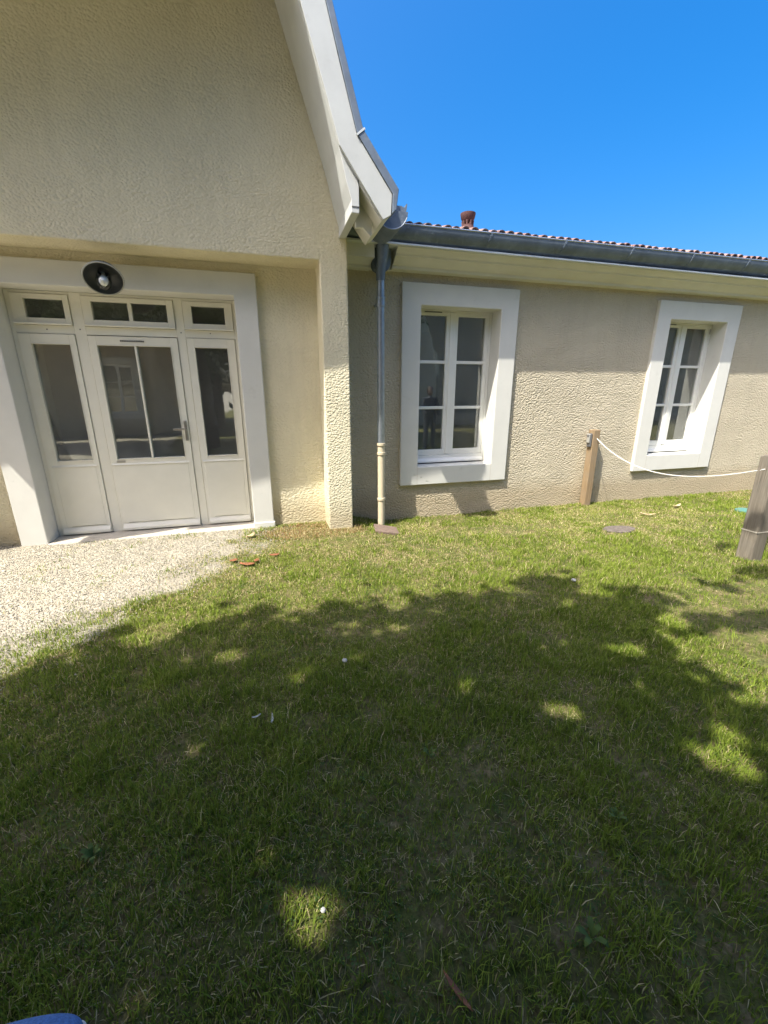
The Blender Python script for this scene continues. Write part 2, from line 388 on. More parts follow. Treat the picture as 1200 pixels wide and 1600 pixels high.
# ------------------------------------------------------------------ gabled house
PY, RY, TY, DY = 4.447, 4.78, 4.725, 4.96            # pier face, recess face, surround face, door face
H = thing('gabled_house', 'cream roughcast gabled house with white glazed entrance and steep white verge', 'house', (-1.2, PY, 0))
LX = -2.95
w = MB()
w.prism_y([(-3.28, -.25), (LX, -.25), (LX, 2.69), (0.612, 2.69), (0.612, -.25), (0.88, -.25), (0.88, 3.0), (0.385, 4.5), (0.12, 5.3), (-2.52, 5.3), (-2.785, 4.5), (-3.28, 3.0)], PY, 5.3)
w.prism_y([(LX-.02, -.25), (-2.27, -.25), (-2.27, 2.45), (-.15, 2.45), (-.15, -.25), (0.632, -.25), (0.632, 2.71), (LX-.02, 2.71)], RY, 5.29)   # back of the recess
w.box(0.55, 0.88, 5.3, 11, -0.25, 3.2); w.box(-3.28, -2.95, 5.3, 11, -0.25, 3.2)
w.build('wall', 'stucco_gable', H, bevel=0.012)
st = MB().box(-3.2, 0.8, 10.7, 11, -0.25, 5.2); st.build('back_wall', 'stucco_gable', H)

# white surround of the entrance
s = MB()
s.prism_y([(-2.448, -.06), (-2.216, -.06), (-2.216, 2.394), (-.205, 2.394), (-.205, -.06), (.012, -.06), (.012, 2.603), (-2.448, 2.603)], TY, 5.1)
s.build('door_surround', 'trim', H, bevel=0.008)
s = MB().box(-0.212, 0.024, TY-0.012, 4.9, -0.1, 0.055); s.build('plinth_block', 'trim', H, bevel=0.008)
s = MB().box(-2.214, -0.21, 4.70, 5.2, -0.12, 0.006); s.build('door_step', 'concrete', H, bevel=0.006)

# joinery of the entrance
fr = MB()
F0, F1 = DY, DY+0.07
for x0, x1 in ((-2.214, -2.178), (-1.705, -1.608), (-0.800, -0.722), (-0.243, -0.207)): fr.box(x0, x1, F0+0.012, F1, 0.006, 2.392)
for x0, x1 in ((-2.178, -1.705), (-1.608, -0.800), (-0.722, -0.243)):
    fr.box(x0, x1, F0+0.012, F1, 2.368, 2.392); fr.box(x0, x1, F0+0.012, F1, 2.022, 2.096)
fr.build('door_frame', 'joinery', H, bevel=0.003)
for x, z in ((-1.93, 2.06), (-1.655, 2.068), (-0.76, 2.068), (-0.48, 2.07)): MB().box(x-0.005, x+0.005, F0+0.009, F0+0.02, z-0.005, z+0.005).build('screw_cap', 'box_grey', H)

def transom(x0, x1, panes):
    t = MB().frame(x0+.004, x1-.004, 2.100, 2.364, panes[0][0], panes[-1][1], 2.158, 2.322, F0, F1-.01)
    t.box(x0+.002, x1-.002, F0-0.022, F0+.01, 2.098, 2.114)               # drip rail
    o = t.build('transom_window', 'joinery', H, bevel=0.003)
    if len(panes) > 1: MB().box(panes[0][1], panes[1][0], F0+.004, F1-.02, 2.158, 2.322).build('glazing_bar', 'joinery', o, bevel=0.002)
    for a, c in panes: MB().box(a, c, F0+0.028, F0+0.034, 2.158, 2.322).build('pane', 'glass', o)
transom(-2.178, -1.705, [(-2.072, -1.757)])
transom(-1.608, -0.800, [(-1.525, -1.214), (-1.181, -0.867)])
transom(-0.722, -0.243, [(-0.637, -0.324)])

def bead(mb, x0, x1, z0, z1, y, t=0.010):             # thin raised moulding round an opening
    mb.frame(x0-t, x1+t, z0-t, z1+t, x0, x1, z0, z1, y-0.007, y+0.004)
def leaf(name, x0, x1, panes, z1, px0, px1, plabel=None):
    t = MB(); b0 = 0.012
    t.box(x0+.004, panes[0][0], F0, F1-.01, b0, z1); t.box(panes[-1][1], x1-.004, F0, F1-.01, b0, z1)
    t.box(panes[0][0], panes[-1][1], F0, F1-.01, 1.928, z1); t.box(panes[0][0], panes[-1][1], F0, F1-.01, 0.745, 0.806)
    t.box(panes[0][0], panes[-1][1], F0, F1-.01, b0, 0.095)
    bead(t, panes[0][0], panes[-1][1], 0.806, 1.928, F0, 0.008)
    o = t.build(name, 'joinery', H, bevel=0.003)
    if plabel: o['label'] = plabel
    if len(panes) > 1: MB().box(panes[0][1], panes[1][0], F0-.004, F1-.02, 0.806, 1.928).build('glazing_bar', 'joinery', o, bevel=0.003)
    for a, c in panes: MB().box(a, c, F0+0.028, F0+0.034, 0.806, 1.928).build('pane', 'glass', o)
    p = MB().box(panes[0][0], panes[-1][1], F0+0.014, F0+0.04, 0.095, 0.745)
    p.box(px0, px1, F0-.003, F0+0.02, 0.10, 0.745)
    p.build('lower_panel', 'joinery', o, bevel=0.008, seg=3)
    MB().prism_x([(F0-0.012, 0.742), (F0+0.003, 0.742), (F0+0.003, 0.762)], px0-.012, px1+.012).build('panel_moulding', 'joinery', o)
    k = MB().prism_x([(F0-0.03, 0.022), (F0-0.03, 0.05), (F0-0.003, 0.088), (F0-0.003, 0.022)], x0+.02, x1-.01)
    k.build('kick_rail', 'joinery', o, bevel=0.003)
    return o
leaf('side_light', -2.178, -1.705, [(-2.078, -1.761)], 2.018, -2.125, -1.745, 'left glazed side panel')
D = leaf('door', -1.608, -0.800, [(-1.534, -1.207), (-1.188, -0.875)], 2.014, -1.585, -0.853)
leaf('side_light', -0.722, -0.243, [(-0.645, -0.328)], 2.018, -0.690, -0.283, 'right glazed side panel')
hd = MB().box(-0.848, -0.818, F0-0.012, F0, 0.975, 1.19); hd.box(-0.846, -0.820, F0-.05, F0-.012, 1.095, 1.115); hd.box(-0.945, -0.820, F0-.062, F0-.045, 1.095, 1.115)
hd.build('handle', 'metal', D, bevel=0.004)
vg = MB()
for k in range(14): vg.box(-1.325+k*0.0155, -1.314+k*0.0155, F0-.006, F0+.002, 1.966, 1.980)
vg.build('vent_grille', 'box_grey', D)
MB().box(-1.545, -1.462, F0-.004, F0+.002, 0.768, 0.787).build('maker_plate', 'metal', D)

# steep roof over the gable: verge board, rafter, sprocket, zinc
VY, EY = 3.82, PY
def face_x(z): return float(np.interp(z, [2.88, 2.975, 3.1, 3.316, 3.575, 4.13, 6.3], [.802, .803, .765, .712, .632, .452, -.238]))
CX = -1.2
def mirror(poly): return [(2*CX-x, z) for x, z in poly]
TOP = 6.3
rafter = [(.802, 2.885), (0.868, 2.885), (0.868, 3.07), (0.858, 3.125), (0.826, 3.189), (0.765, 3.29), (face_x(3.34)+.035, 3.34), (face_x(3.575)+.035, 3.575), (face_x(4.13)+.035, 4.13), (face_x(TOP)+.035, TOP), (face_x(TOP), TOP), (face_x(4.13), 4.13), (face_x(3.575), 3.575), (face_x(3.316), 3.316), (face_x(3.1), 3.1), (.803, 2.975)]
verge = [(0.712, 3.316), (1.061, 2.850), (1.128, 2.887), (1.136, 3.036), (0.992, 3.218), (0.849, 3.401), (0.728, 3.820), (0.632, 4.165), (0.05, TOP), (face_x(TOP)+.002, TOP), (face_x(4.13)+.002, 4.13), (face_x(3.575)+.002, 3.575)]
flash = [(0.851, 3.401), (1.140, 3.034), (1.138, 2.90), (1.172, 2.93), (1.191, 3.073), (0.90, 3.437), (0.678, 4.175), (0.10, TOP), (0.052, TOP), (0.634, 4.165)]
for side in (0, 1):
    f = (lambda p: p) if side == 0 else mirror
    o = MB().prism_y(f(rafter), VY+0.012, EY-0.003).build('rafter', 'board', H, bevel=0.004)
    g = MB(); g.prism_y(f([(.806, 2.928), (0.866, 2.928), (0.866, 2.933), (.806, 2.933)]), VY+0.008, VY+0.03); g.build('saw_line', 'box_grey', o)
    MB().prism_y(f(verge), VY-0.02, VY+0.01).build('verge_board', 'board', H, bevel=0.003)
    MB().prism_y(f(flash), VY-0.03, VY+0.12).build('verge_flashing', 'zinc', H, bevel=0.004)
    lock = MB().prism_y(f([(0.845, 3.398), (0.905, 3.446), (0.915, 3.436), (0.853, 3.388)]), VY-0.034, VY+0.124); lock.build('flashing_joint', 'lead_strip', H)
    # roof slopes behind the verge
    slope = [(0.86, 3.30), (1.15, 2.93), (1.17, 3.04), (0.875, 3.415), (0.655, 4.165), (0.075, TOP), (-0.02, TOP), (0.60, 4.10)]
    MB().prism_y(f(slope), VY+0.121, 11.0).build('roof_slope', 'zinc', H)
    # sprocket soffit and fascia at the foot of the slope
    MB().prism_y(f([(0.872, 3.08), (1.055, 2.848), (1.12, 2.885), (0.86, 3.20)]), VY+0.011, EY-.004).build('eave_soffit', 'cornice', H)
    MB().prism_y(f([(.872, 2.842), (.936, 2.845), (1.003, 2.782), (1.014, 2.80), (1.014, 2.93), (.95, 3.05), (.872, 3.05)]), 4.0, 4.04).build('eave_fascia', 'cornice', H, bevel=0.003)
    # half round eave gutter of this roof, running along the slope foot
    gut = MB(); gy0, gy1 = 4.10, 4.48 if side == 0 else 11.0
    arc = [(1.045, 2.955)]+[(1.225+0.15*math.cos(t), 3.035+0.15*math.sin(t)) for t in np.linspace(math.pi, 2*math.pi, 12)]
    outer = arc[1:]; inner = [(1.225+0.142*math.cos(t), 3.035+0.142*math.sin(t)) for t in np.linspace(2*math.pi, math.pi, 12)]
    gut.prism_y(f(outer+inner), gy0, gy1)
    gut.prism_y(f(outer), gy0-.003, gy0+.002)
    og = gut.build('eave_gutter', 'zinc', H, smooth=True)
    MB().tube([(p[0], gy0-.004, p[1]) for p in f([(1.225+0.146*math.cos(t), 3.035+0.146*math.sin(t)) for t in np.linspace(math.pi*1.02, math.pi*1.9, 14)])], 0.005, 8).build('end_bead', 'zinc_light', og, smooth=True)
    # curled zinc lip standing at the verge foot
    lip = MB().prism_y(f([(1.20, 3.0), (1.345, 2.99), (1.368, 3.03), (1.382, 3.08), (1.388, 3.118), (1.380, 3.122), (1.366, 3.085), (1.335, 3.10), (1.28, 3.10), (1.20, 3.08)]), 4.16, 4.40)
    lip.build('zinc_lip', 'zinc', H)
# projecting half hip over the gable, above the picture
def ce(x): return 4.50+0.2*x
hip = MB()
x0h, x1h = -3.1, 0.17
vsx = []
for x in (x0h, x1h):
    vsx += [(x, 3.647, ce(x)), (x, PY, ce(x)+0.05), (x, PY, 6.25), (x, 3.647, ce(x)+0.16)]
hip.add(vsx, [(0, 1, 2, 3), (7, 6, 5, 4), (0, 4, 5, 1), (1, 5, 6, 2), (2, 6, 7, 3), (3, 7, 4, 0)])
hip.build('half_hip', 'cornice', H)
MB().prism_y([(-2.4, 6.2), (0.0, 6.2), (-1.2, 6.9)], PY, 11).build('roof_top', 'zinc', H)
MB().box(-2.895, 0.495, 7.2, 7.3, 0.005, 2.7).build('inner_wall', 'room', H)
ii = MB(); ii.box(-2.9, 0.5, 5.31, 9.0, -0.02, 0.004); ii.box(-2.9, 0.5, 5.31, 9.0, 2.70, 2.75); ii.box(0.50, 0.545, 5.31, 9, 0.0, 2.7); ii.box(-2.945, -2.9, 5.31, 9, 0, 2.7)
ii.build('hall_lining', 'room', H)

# ------------------------------------------------------------------ side wing
WY, FY = 4.9, 4.855
DX = 3.62
X_W0, X_W1 = 0.882, 13.0
G = thing('side_wing', 'long low cream roughcast wing with two white framed windows and tiled roof', 'house', (6.0, WY, 0))
w = MB()
wins = [(1.805, 2.83), (1.805+DX, 2.83+DX)]
Z0, Z1 = 0.575, 2.432
e_ = 0.05
w.box(X_W0, wins[0][0]-e_, WY, 5.3, -0.4, 2.85); w.box(wins[0][1]+e_, wins[1][0]-e_, WY, 5.3, -0.4, 2.85); w.box(wins[1][1]+e_, X_W1, WY, 5.3, -0.4, 2.85)
for a, c in wins: w.box(a-e_, c+e_, WY, 5.3, -0.4, Z0-e_); w.box(a-e_, c+e_, WY, 5.3, Z1+e_, 2.85)
w.build('wall', 'stucco_wing', G)
w = MB(); w.box(X_W1-0.3, X_W1, 5.3, 11, -0.4, 3.3); w.box(X_W0, X_W1, 10.7, 11, -0.4, 3.0); w.build('back_wall', 'stucco_wing', G)
w = MB(); w.box(0.9, 12.6, 9.1, 9.3, -0.2, 2.8); w.box(0.9, 12.6, 5.32, 9.1, 2.72, 2.78); w.box(0.9, 12.6, 5.32, 9.1, -0.05, 0.0)
w.box(3.9, 4.0, 5.32, 9.1, 0, 2.72); w.box(1.0, 1.08, 5.32, 9.1, 0, 2.72); w.box(8.2, 8.3, 5.32, 9.1, 0, 2.72)
w.build('room_lining', 'room', G)
# cornice with a boxed return at its left end
cor = [(4.9, 2.757), (4.80, 2.762), (4.795, 2.792), (4.765, 2.80), (4.735, 2.815), (4.70, 2.845), (4.665, 2.852), (4.66, 2.868), (4.63, 2.885), (4.60, 2.912), (4.60, 2.93), (4.9, 2.93)]
c = MB().prism_x(cor, 1.44, X_W1); c.build('cornice', 'cornice', G)
c = MB(); c.box(0.884, 1.20, 4.62, 4.9, 2.80, 2.93); c.box(0.884, 1.20, 4.78, 4.9, 2.742, 2.80); c.box(1.20, 1.44, 4.83, 4.9, 2.75, 2.93)
c.prism_x([(4.66, 2.80), (4.78, 2.80), (4.78, 2.765)], 0.884, 1.19)
c.build('cornice_return', 'cornice', G, bevel=0.004)
MB().prism_x([(4.545, 2.917), (4.9, 2.921), (4.9, 2.936), (4.545, 2.932)], 0.884, X_W1).build('drip_edge', 'lead_strip', G)
# gutter: curved front standing on the cornice, rising gently to the right
def gfront(off):
    pr = [(4.496+off, 3.075), (4.499+off, 3.045), (4.508+off, 3.012), (4.525+off, 2.985), (4.55+off, 2.955), (4.585+off, 2.938)]
    return pr
gsk = 0.006
prof = gfront(0)+[(4.75, 2.938)]+[(4.75, 2.946)]+[(y, z+0.003) for y, z in reversed(gfront(0.006))]
gm = MB().prism_x(prof, 0.884, X_W1, gsk*(X_W1-0.884))
gut = gm.build('gutter', 'zinc', G, smooth=True)
MB().tube([(0.884, 4.499, 3.078), (X_W1, 4.499, 3.078+gsk*(X_W1-0.884))], 0.009, 10).build('gutter_bead', 'zinc_light', gut, smooth=True)
MB().prism_x([(4.74, 2.94), (4.78, 2.94), (4.78, 3.12), (4.74, 3.12)], 0.884, X_W1, 0.05).build('gutter_back', 'zinc', gut)
for k in range(12):
    x = 1.52+k*0.92-(0.0 if k else 0.0)
    dz = gsk*(x-0.884)
    pr = gfront(-0.006)[:]
    sm = MB()
    pts = [(x-(0.05*(i/5.0)**1.5), y, z+dz) for i, (y, z) in enumerate(pr)]
    vs_ = []
    for px_, y, z in pts: vs_ += [(px_-0.011, y, z), (px_+0.011, y, z), (px_+0.011, y+0.008, z), (px_-0.011, y+0.008, z)]
    fs_ = []
    for i in range(len(pts)-1):
        for q in range(4): fs_.append((i*4+q, i*4+(q+1) % 4, i*4+4+(q+1) % 4, i*4+4+q))
    sm.add(vs_, fs_); sm.build('gutter_seam', 'zinc', gut)
# roof sheet and tiles
ROOF_P = math.radians(16)
def roof_z(y): return 3.10+(y-4.60)*math.tan(ROOF_P)
R = MB().prism_x([(4.63, roof_z(4.63)-.03), (8.0, roof_z(8.0)-.03), (11.3, roof_z(8.0)-.95), (11.3, roof_z(8.0)-1.0), (8.0, roof_z(8.0)-.09), (4.63, roof_z(4.63)-.09)], X_W0, X_W1, 0.07).build('roof', 'tile', G)
def tile_mesh(r0, r1, L, up):
    v = []; f = []; n = 7
    for ring, (rr, y) in enumerate(((r0, 0.0), (r1, L))):
        for th in (0.0, 0.013):
            for k in range(n):
                a = math.pi*k/(n-1); s_ = 1 if up else -1
                v.append(((rr-th)*math.cos(a), y, s_*(rr-th)*math.sin(a)*0.8+(0 if up else rr*0.8)))
    for k in range(n-1):
        f += [(k, k+1, 2*n+k+1, 2*n+k), (n+k, 3*n+k, 3*n+k+1, n+k+1), (k, n+k, n+k+1, k+1), (2*n+k, 2*n+k+1, 3*n+k+1, 3*n+k)]
    f += [(0, 2*n, 3*n, n), (n-1, 2*n-1, 4*n-1, 3*n-1)]
    me_ = bpy.data.meshes.new('roof_tile'); me_.from_pydata(v, [], f)
    bm = bmesh.new(); bm.from_mesh(me_); bmesh.ops.recalc_face_normals(bm, faces=bm.faces); bm.to_mesh(me_); bm.free()
    me_.materials.append(M['tile']); return me_
cover_me = tile_mesh(0.046, 0.040, 0.42, True); pan_me = tile_mesh(0.046, 0.042, 0.42, False)
SP = 0.105
off = world_loc(G)
far = MB()
for row in range(9):
    for k in range(int((X_W1-1.02)/SP)):
        x = 1.03+k*SP
        y = 4.585+row*0.33+random.uniform(-.02, .02); z = roof_z(y)+0.010+row*0.001+0.008*(x-1.5)+random.uniform(-.006, .006)
        for kind in (0, 1):
            if (row < 2 and x < 7.8 and (kind == 1 or row < 1)):
                o = bpy.data.objects.new('roof_tile', cover_me if kind else pan_me); COL.objects.link(o); o.parent = R
                o.location = Vector((x+(0 if kind else SP/2), y+(0 if kind else 0.03), z+(0.0 if kind else -0.03)))-off
                o.rotation_euler = (ROOF_P-0.02, random.uniform(-.14, .14), random.uniform(-.06, .06))
            elif kind:
                n = 5; o0 = len(far.v)
                for yy, rr in ((0, .046), (.36, .042)):
                    for q in range(n):
                        a = math.pi*q/(n-1); far.v.append((x+rr*math.cos(a), y+yy, z+rr*.8*math.sin(a)+yy*math.tan(ROOF_P)))
                for q in range(n-1): far.f.append((o0+q, o0+q+1, o0+n+q+1, o0+n+q))
                far.f.append(tuple(o0+q for q in range(n)))
ft = far.build('roof_tile', 'tile', R); ft['kind'] = 'stuff'
# terracotta roof vent with small openings
vx, vy = 2.50, 5.22; vz = roof_z(vy)+0.03
V = MB(); V.lathe([(0.060, -0.04), (0.060, 0.02), (0.078, 0.024), (0.078, 0.05), (0.073, 0.058), (0.073, 0.075), (0.064, 0.080)], (vx, vy, vz), (0, 0, 1), 20)
vo = V.build('roof_vent', 'vent', R, smooth=True)
V = MB()
for k in range(8):
    a = k*math.pi/4+0.2; V.tube([(vx+0.056*math.cos(a), vy+0.056*math.sin(a), vz+0.078), (vx+0.062*math.cos(a), vy+0.062*math.sin(a), vz+0.125)], 0.015, 6)
V.lathe([(0.0, 0.118), (0.060, 0.118), (0.080, 0.150), (0.090, 0.195), (0.090, 0.203), (0.0, 0.212)], (vx, vy, vz), (0, 0, 1), 20)
vo2 = V.build('roof_vent_cap', 'vent', R, smooth=True)

# windows of the wing
def window(dx, curt, hinge):
    sx0, sx1 = 1.575+dx, 3.060+dx; ox0, ox1 = 1.803+dx, 2.830+dx
    s_ = MB()
    s_.ring(sx0, sx1, 0.345, 2.660, ox0, ox1, 0.574, 2.432, FY, 5.2)
    so2 = s_.build('window_surround', 'trim', G, bevel=0.007)
    for jx in (ox0-.004, ox1+.002):                                   # mortar joints where the sill stone meets the jambs
        MB().box(jx-.0015, jx+.0015, FY-.0008, FY+.004, 0.352, 0.568).build('mortar_joint', 'concrete', so2)
    for q in range(0 if hinge else 3):                                                # small knocks in the sill face
        kx = random.uniform(sx0+.05, ox0+.5); kz = random.uniform(.37, .52)
        MB().lathe([(0.0, -.0012), (.010, -.0008), (.018, 0.001)], (kx, FY-.0002, kz), (0.15, 1, .3), 9).build('chip', 'trim', so2, smooth=True)
    y0, y1 = 5.075, 5.14
    fx0, fx1 = 1.790+dx, 2.815+dx
    f_ = MB().frame(ox0+.001, ox1-.001, Z0+.006, Z1-.001, fx0+.045, fx1-.018, 0.685, 2.412, y0, y1)
    f_.prism_x([(y0-0.028, 0.592), (y0-0.028, 0.612), (y0+.004, 0.650), (y0+.004, 0.592)], ox0+.003, ox1-.02)     # weather bar
    wo_ = f_.build('window', 'joinery_cool', G, bevel=0.004)
    MB().box(1.93+dx, 2.15+dx, y0-.006, y0+.004, 2.400, 2.410).build('vent_slot', 'box_grey', wo_)
    MB().box(ox0+.003, ox1-.03, y0-.012, y0+.002, Z0+.004, Z0+.012).build('sill_gap', 'dark', wo_)
    for (cx0, cx1, gx0, gx1) in ((fx0+.048, 2.292+dx, 1.850+dx, 2.219+dx), (2.297+dx, fx1-.021, 2.374+dx, 2.745+dx)):
        c_ = MB().frame(cx0, cx1, 0.688, 2.409, gx0, gx1, 0.757, 2.368, y0+.004, y1-.012)
        for z in (1.291, 1.841): c_.box(gx0, gx1, y0+.008, y1-.02, z-.018, z+.018)
        c_.build('casement', 'joinery_cool', wo_, bevel=0.003)
        for z0, z1 in ((0.757, 1.273), (1.309, 1.823), (1.859, 2.368)):
            MB().box(gx0, gx1, y0+.030, y0+.036, z0, z1).build('pane', 'glass', wo_)
    MB().box(2.262+dx, 2.327+dx, y0-.008, y0+.006, 0.700, 2.400).build('meeting_stile', 'joinery_cool', wo_, bevel=0.004)
    if hinge:
        MB().tube([(fx1-.012, y0-.008, 2.30), (fx1-.012, y0-.008, 2.37)], 0.007, 8).build('hinge', 'metal', wo_)
window(0.0, True, False)
window(DX, False, True)

# what shows behind the panes
def drape(name, label, x_top0, x_top1, x_bot0, x_bot1, z0, z1, y, mat='curtain'):
    mb = MB(); n = 26; rows_ = 10
    for r in range(rows_+1):
        t = r/rows_; z = z0+(z1-z0)*t
        a = x_bot0+(x_top0-x_bot0)*t; c_ = x_bot1+(x_top1-x_bot1)*t
        for k in range(n+1):
            u = k/n; mb.v.append((a+(c_-a)*u, y+0.018*math.sin(u*17+t*1.3), z))
    for r in range(rows_):
        for k in range(n):
            i = r*(n+1)+k; mb.f.append((i, i+1, i+n+2, i+n+1))
    o = mb.build(name, mat, smooth=True)
    me_ = o.data; sol = o.modifiers.new('thickness', 'SOLIDIFY'); sol.thickness = 0.004
    return tag(o, label, 'curtain')
drape('curtain', 'white net curtain drawn aside behind the window nearest the downpipe', 2.66, 2.80, 2.66, 2.80, 0.72, 2.38, 5.22)
drape('curtain', 'white net curtain gathered to a point behind the window nearest the rope', 2.43+DX, 2.47+DX, 2.28+DX, 2.60+DX, 0.72, 2.0, 5.30)
# printed poster stuck inside the second window
P = thing('poster', 'black and white printed poster in the lower left pane of the window by the rope', 'poster', (2.05+DX, 5.125, 0.8))
py = 5.125
MB().box(1.86+DX, 2.212+DX, py, py+.003, 0.77, 1.62).build('sheet', 'print_paper', P)
ink = MB()
for z0, z1, a, c_ in ((1.54, 1.60, 1.87, 2.20), (1.505, 1.52, 1.9, 2.2), (1.20, 1.25, 1.88, 2.2), (1.13, 1.17, 1.9, 2.2), (1.06, 1.08, 1.95, 2.2), (0.80, 0.86, 1.87, 2.2), (0.93, 1.05, 1.93, 1.95), (0.93, 1.05, 2.13, 2.145)):
    ink.box(a+DX, c_+DX, py-.002, py-.0005, z0, z1)
ink.build('printed_band', 'print_ink', P)
ring = MB(); cxx, czz = 2.13+DX, 1.37
for q in range(28):
    a0, a1 = 2*math.pi*q/28, 2*math.pi*(q+1)/28
    ring.add([(cxx+r_*math.cos(a)*.8, py-.002, czz+r_*math.sin(a)) for a, r_ in ((a0, .075), (a1, .075), (a1, .088), (a0, .088))], [(0, 1, 2, 3)])
ring.add([(cxx-.02, py-.002, czz), (cxx, py-.002, czz-.025), (cxx+.02, py-.002, czz), (cxx, py-.002, czz+.025)], [(0, 1, 2, 3)])
ring.build('printed_ring', 'print_ink', P)

# left wing (beyond the frame) so that the house does not stand alone
L = thing('side_wing', 'low cream roughcast wing on the far left side of the gabled house', 'house', (-8.0, WY, 0))
MB().box(-13, -3.282, WY, 11, -0.3, 2.93).build('wall', 'stucco_wing', L)
MB().prism_x([(4.5, 3.0), (8, 4.0), (11.4, 3.0), (11.4, 2.94), (4.5, 2.94)], -13, -3.45).build('roof', 'tile', L)

# ------------------------------------------------------------------ downpipe
DPX, DPY = 1.270, 4.655
P = thing('downpipe', 'grey zinc downpipe with a beige lower section beside the pier', 'downpipe', (DPX, DPY, -0.1))
hp = MB().prism_y([(1.203, 2.937), (1.411, 2.937), (1.398, 2.77), (1.372, 2.725), (1.34, 2.708), (1.26, 2.708), (1.228, 2.725), (1.200, 2.77)], 4.715, 4.83)
hp.build('rain_hopper', 'zinc', P, bevel=0.008)
MB().tube([(1.285, 4.62, 2.95), (1.283, 4.63, 2.86), (1.28, 4.64, 2.78), (DPX, 4.65, 2.70), (DPX, DPY, 2.60)], [0.072, 0.062, 0.054, 0.049, 0.046], 20).build('outlet', 'zinc', P, smooth=True)
MB().tube([(DPX, DPY, 2.62), (DPX, DPY, 2.0), (DPX, DPY, 0.905)], 0.041, 24).build('upper_pipe', 'zinc_light', P, smooth=True)
cl = MB().lathe([(0.044, -0.05), (0.050, -0.048), (0.051, -0.035), (0.047, -0.032), (0.047, 0.028), (0.051, 0.032), (0.050, 0.046), (0.044, 0.05)], (DPX, DPY, 2.40), (0, 0, 1), 24)
cl.box(DPX-.01, DPX+.01, DPY+.04, WY, 2.39, 2.41); cl.build('pipe_clip', 'zinc_light', P, smooth=True)
MB().tube([(DPX, DPY, 0.90), (DPX, DPY, -0.12)], 0.0435, 24).build('lower_pipe', 'pvc', P, smooth=True)
for z in (0.905, 0.80, 0.255):
    MB().lathe([(0.045, -0.016), (0.0525, -0.014), (0.0525, 0.014), (0.045, 0.016)], (DPX, DPY, z), (0, 0, 1), 24).build('pipe_collar', 'pvc', P, smooth=True)

# ------------------------------------------------------------------ wall lamp
ax = Vector((0.12, -0.66, -0.70)).normalized()
lc = Vector((-1.222, 4.40, 2.405))                      # centre of the rim
LM = thing('wall_lamp', 'dark round shaded wall lamp with glass globe above the entrance', 'lamp', (-1.3, RY-.06, 2.5))
sh = MB().lathe([(0.148, 0.0), (0.142, -0.012), (0.125, -0.055), (0.085, -0.085), (0.05, -0.10), (0.05, -0.145), (0.0, -0.15), (0.0, -0.14), (0.043, -0.13), (0.043, -0.092), (0.08, -0.078), (0.12, -0.049), (0.138, -0.008)], lc, ax, 40)
sh.build('lamp_shade', 'lamp_shade', LM, smooth=True)
MB().lathe([(0.141, -0.004), (0.148, -0.006), (0.153, 0.0), (0.148, 0.006), (0.141, 0.004), (0.141, -0.004)], lc, ax, 40).build('rim', 'lamp_rim', LM, smooth=True)
MB().lathe([(0.048, -0.08), (0.055, -0.02), (0.057, 0.03), (0.05, 0.075), (0.032, 0.10), (0.0, 0.108)], lc, ax, 24).build('glass_globe', 'clear_glass', LM, smooth=True)
MB().lathe([(0.014, -0.07), (0.018, -0.03), (0.033, 0.005), (0.036, 0.03), (0.028, 0.055), (0.0, 0.066)], lc, ax, 20).build('bulb', 'bulb', LM, smooth=True)
bk = lc-ax*0.14
MB().tube([tuple(bk), tuple(bk+Vector((0, .05, .06))), (-1.25, 4.62, 2.56), (-1.25, TY+.002, 2.53)], 0.011, 10).build('arm', 'lamp_shade', LM, smooth=True)
MB().lathe([(0.0, -0.022), (0.045, -0.02), (0.055, 0.0)], (-1.25, TY+.001, 2.53), (0, 1, 0), 24).build('wall_plate', 'lamp_shade', LM, smooth=True)

# ------------------------------------------------------------------ posts, rope, key box
p0x, p0y = 4.331, 4.762
PL = thing('wooden_post', 'tan square wooden post with a key box standing close to the wall', 'post', (p0x+.05, p0y+.05, -0.1))
MB().box(p0x, p0x+.106, p0y, p0y+.105, -0.25, 0.982).build('shaft', 'wood_tan', PL, bevel=0.007)
KB = thing('key_box', 'small grey key box with silver cover on the tan wooden post', 'key box', (p0x-.02, p0y+.05, 0.88))
k = MB().box(p0x-.034, p0x-.001, p0y+.012, p0y+.082, 0.745, 0.935); k.build('body', 'box_grey', KB, bevel=0.014, seg=3)
k = MB().box(p0x-.052, p0x-.035, p0y+.018, p0y+.074, 0.805, 0.928); k.build('cover', 'box_face', KB, bevel=0.008, seg=3)
k = MB().box(p0x-.056, p0x-.0525, p0y+.03, p0y+.062, 0.885, 0.915); k.build('dial_window', 'box_grey', KB, bevel=0.001)
q0x, q0y = 4.166, 2.47
PR = thing('wooden_post', 'thick silver grey weathered wooden post at the right edge', 'post', (q0x+.07, q0y+.06, -0.04))
MB().prism_x([(q0y, -0.25), (q0y+.135, -0.25), (q0y+.135, 0.945), (q0y+.10, 0.968), (q0y+.02, 0.972), (q0y, 0.955)], q0x, q0x+.15).build('shaft', 'wood_grey', PR, bevel=0.016, seg=3)
rg = MB().frame(0, 0, 0, 0, 0, 0, 0, 0, 0, 0) if False else MB()
for (a, b_, c_, d_) in ((q0x-.0025, q0x+.1525, q0y-.0025, q0y+.0005), (q0x-.0025, q0x+.0005, q0y-.0025, q0y+.1375)): rg.box(a, b_, c_, d_, 0.272, 0.281)
rg.build('pale_band', 'concrete', PR)
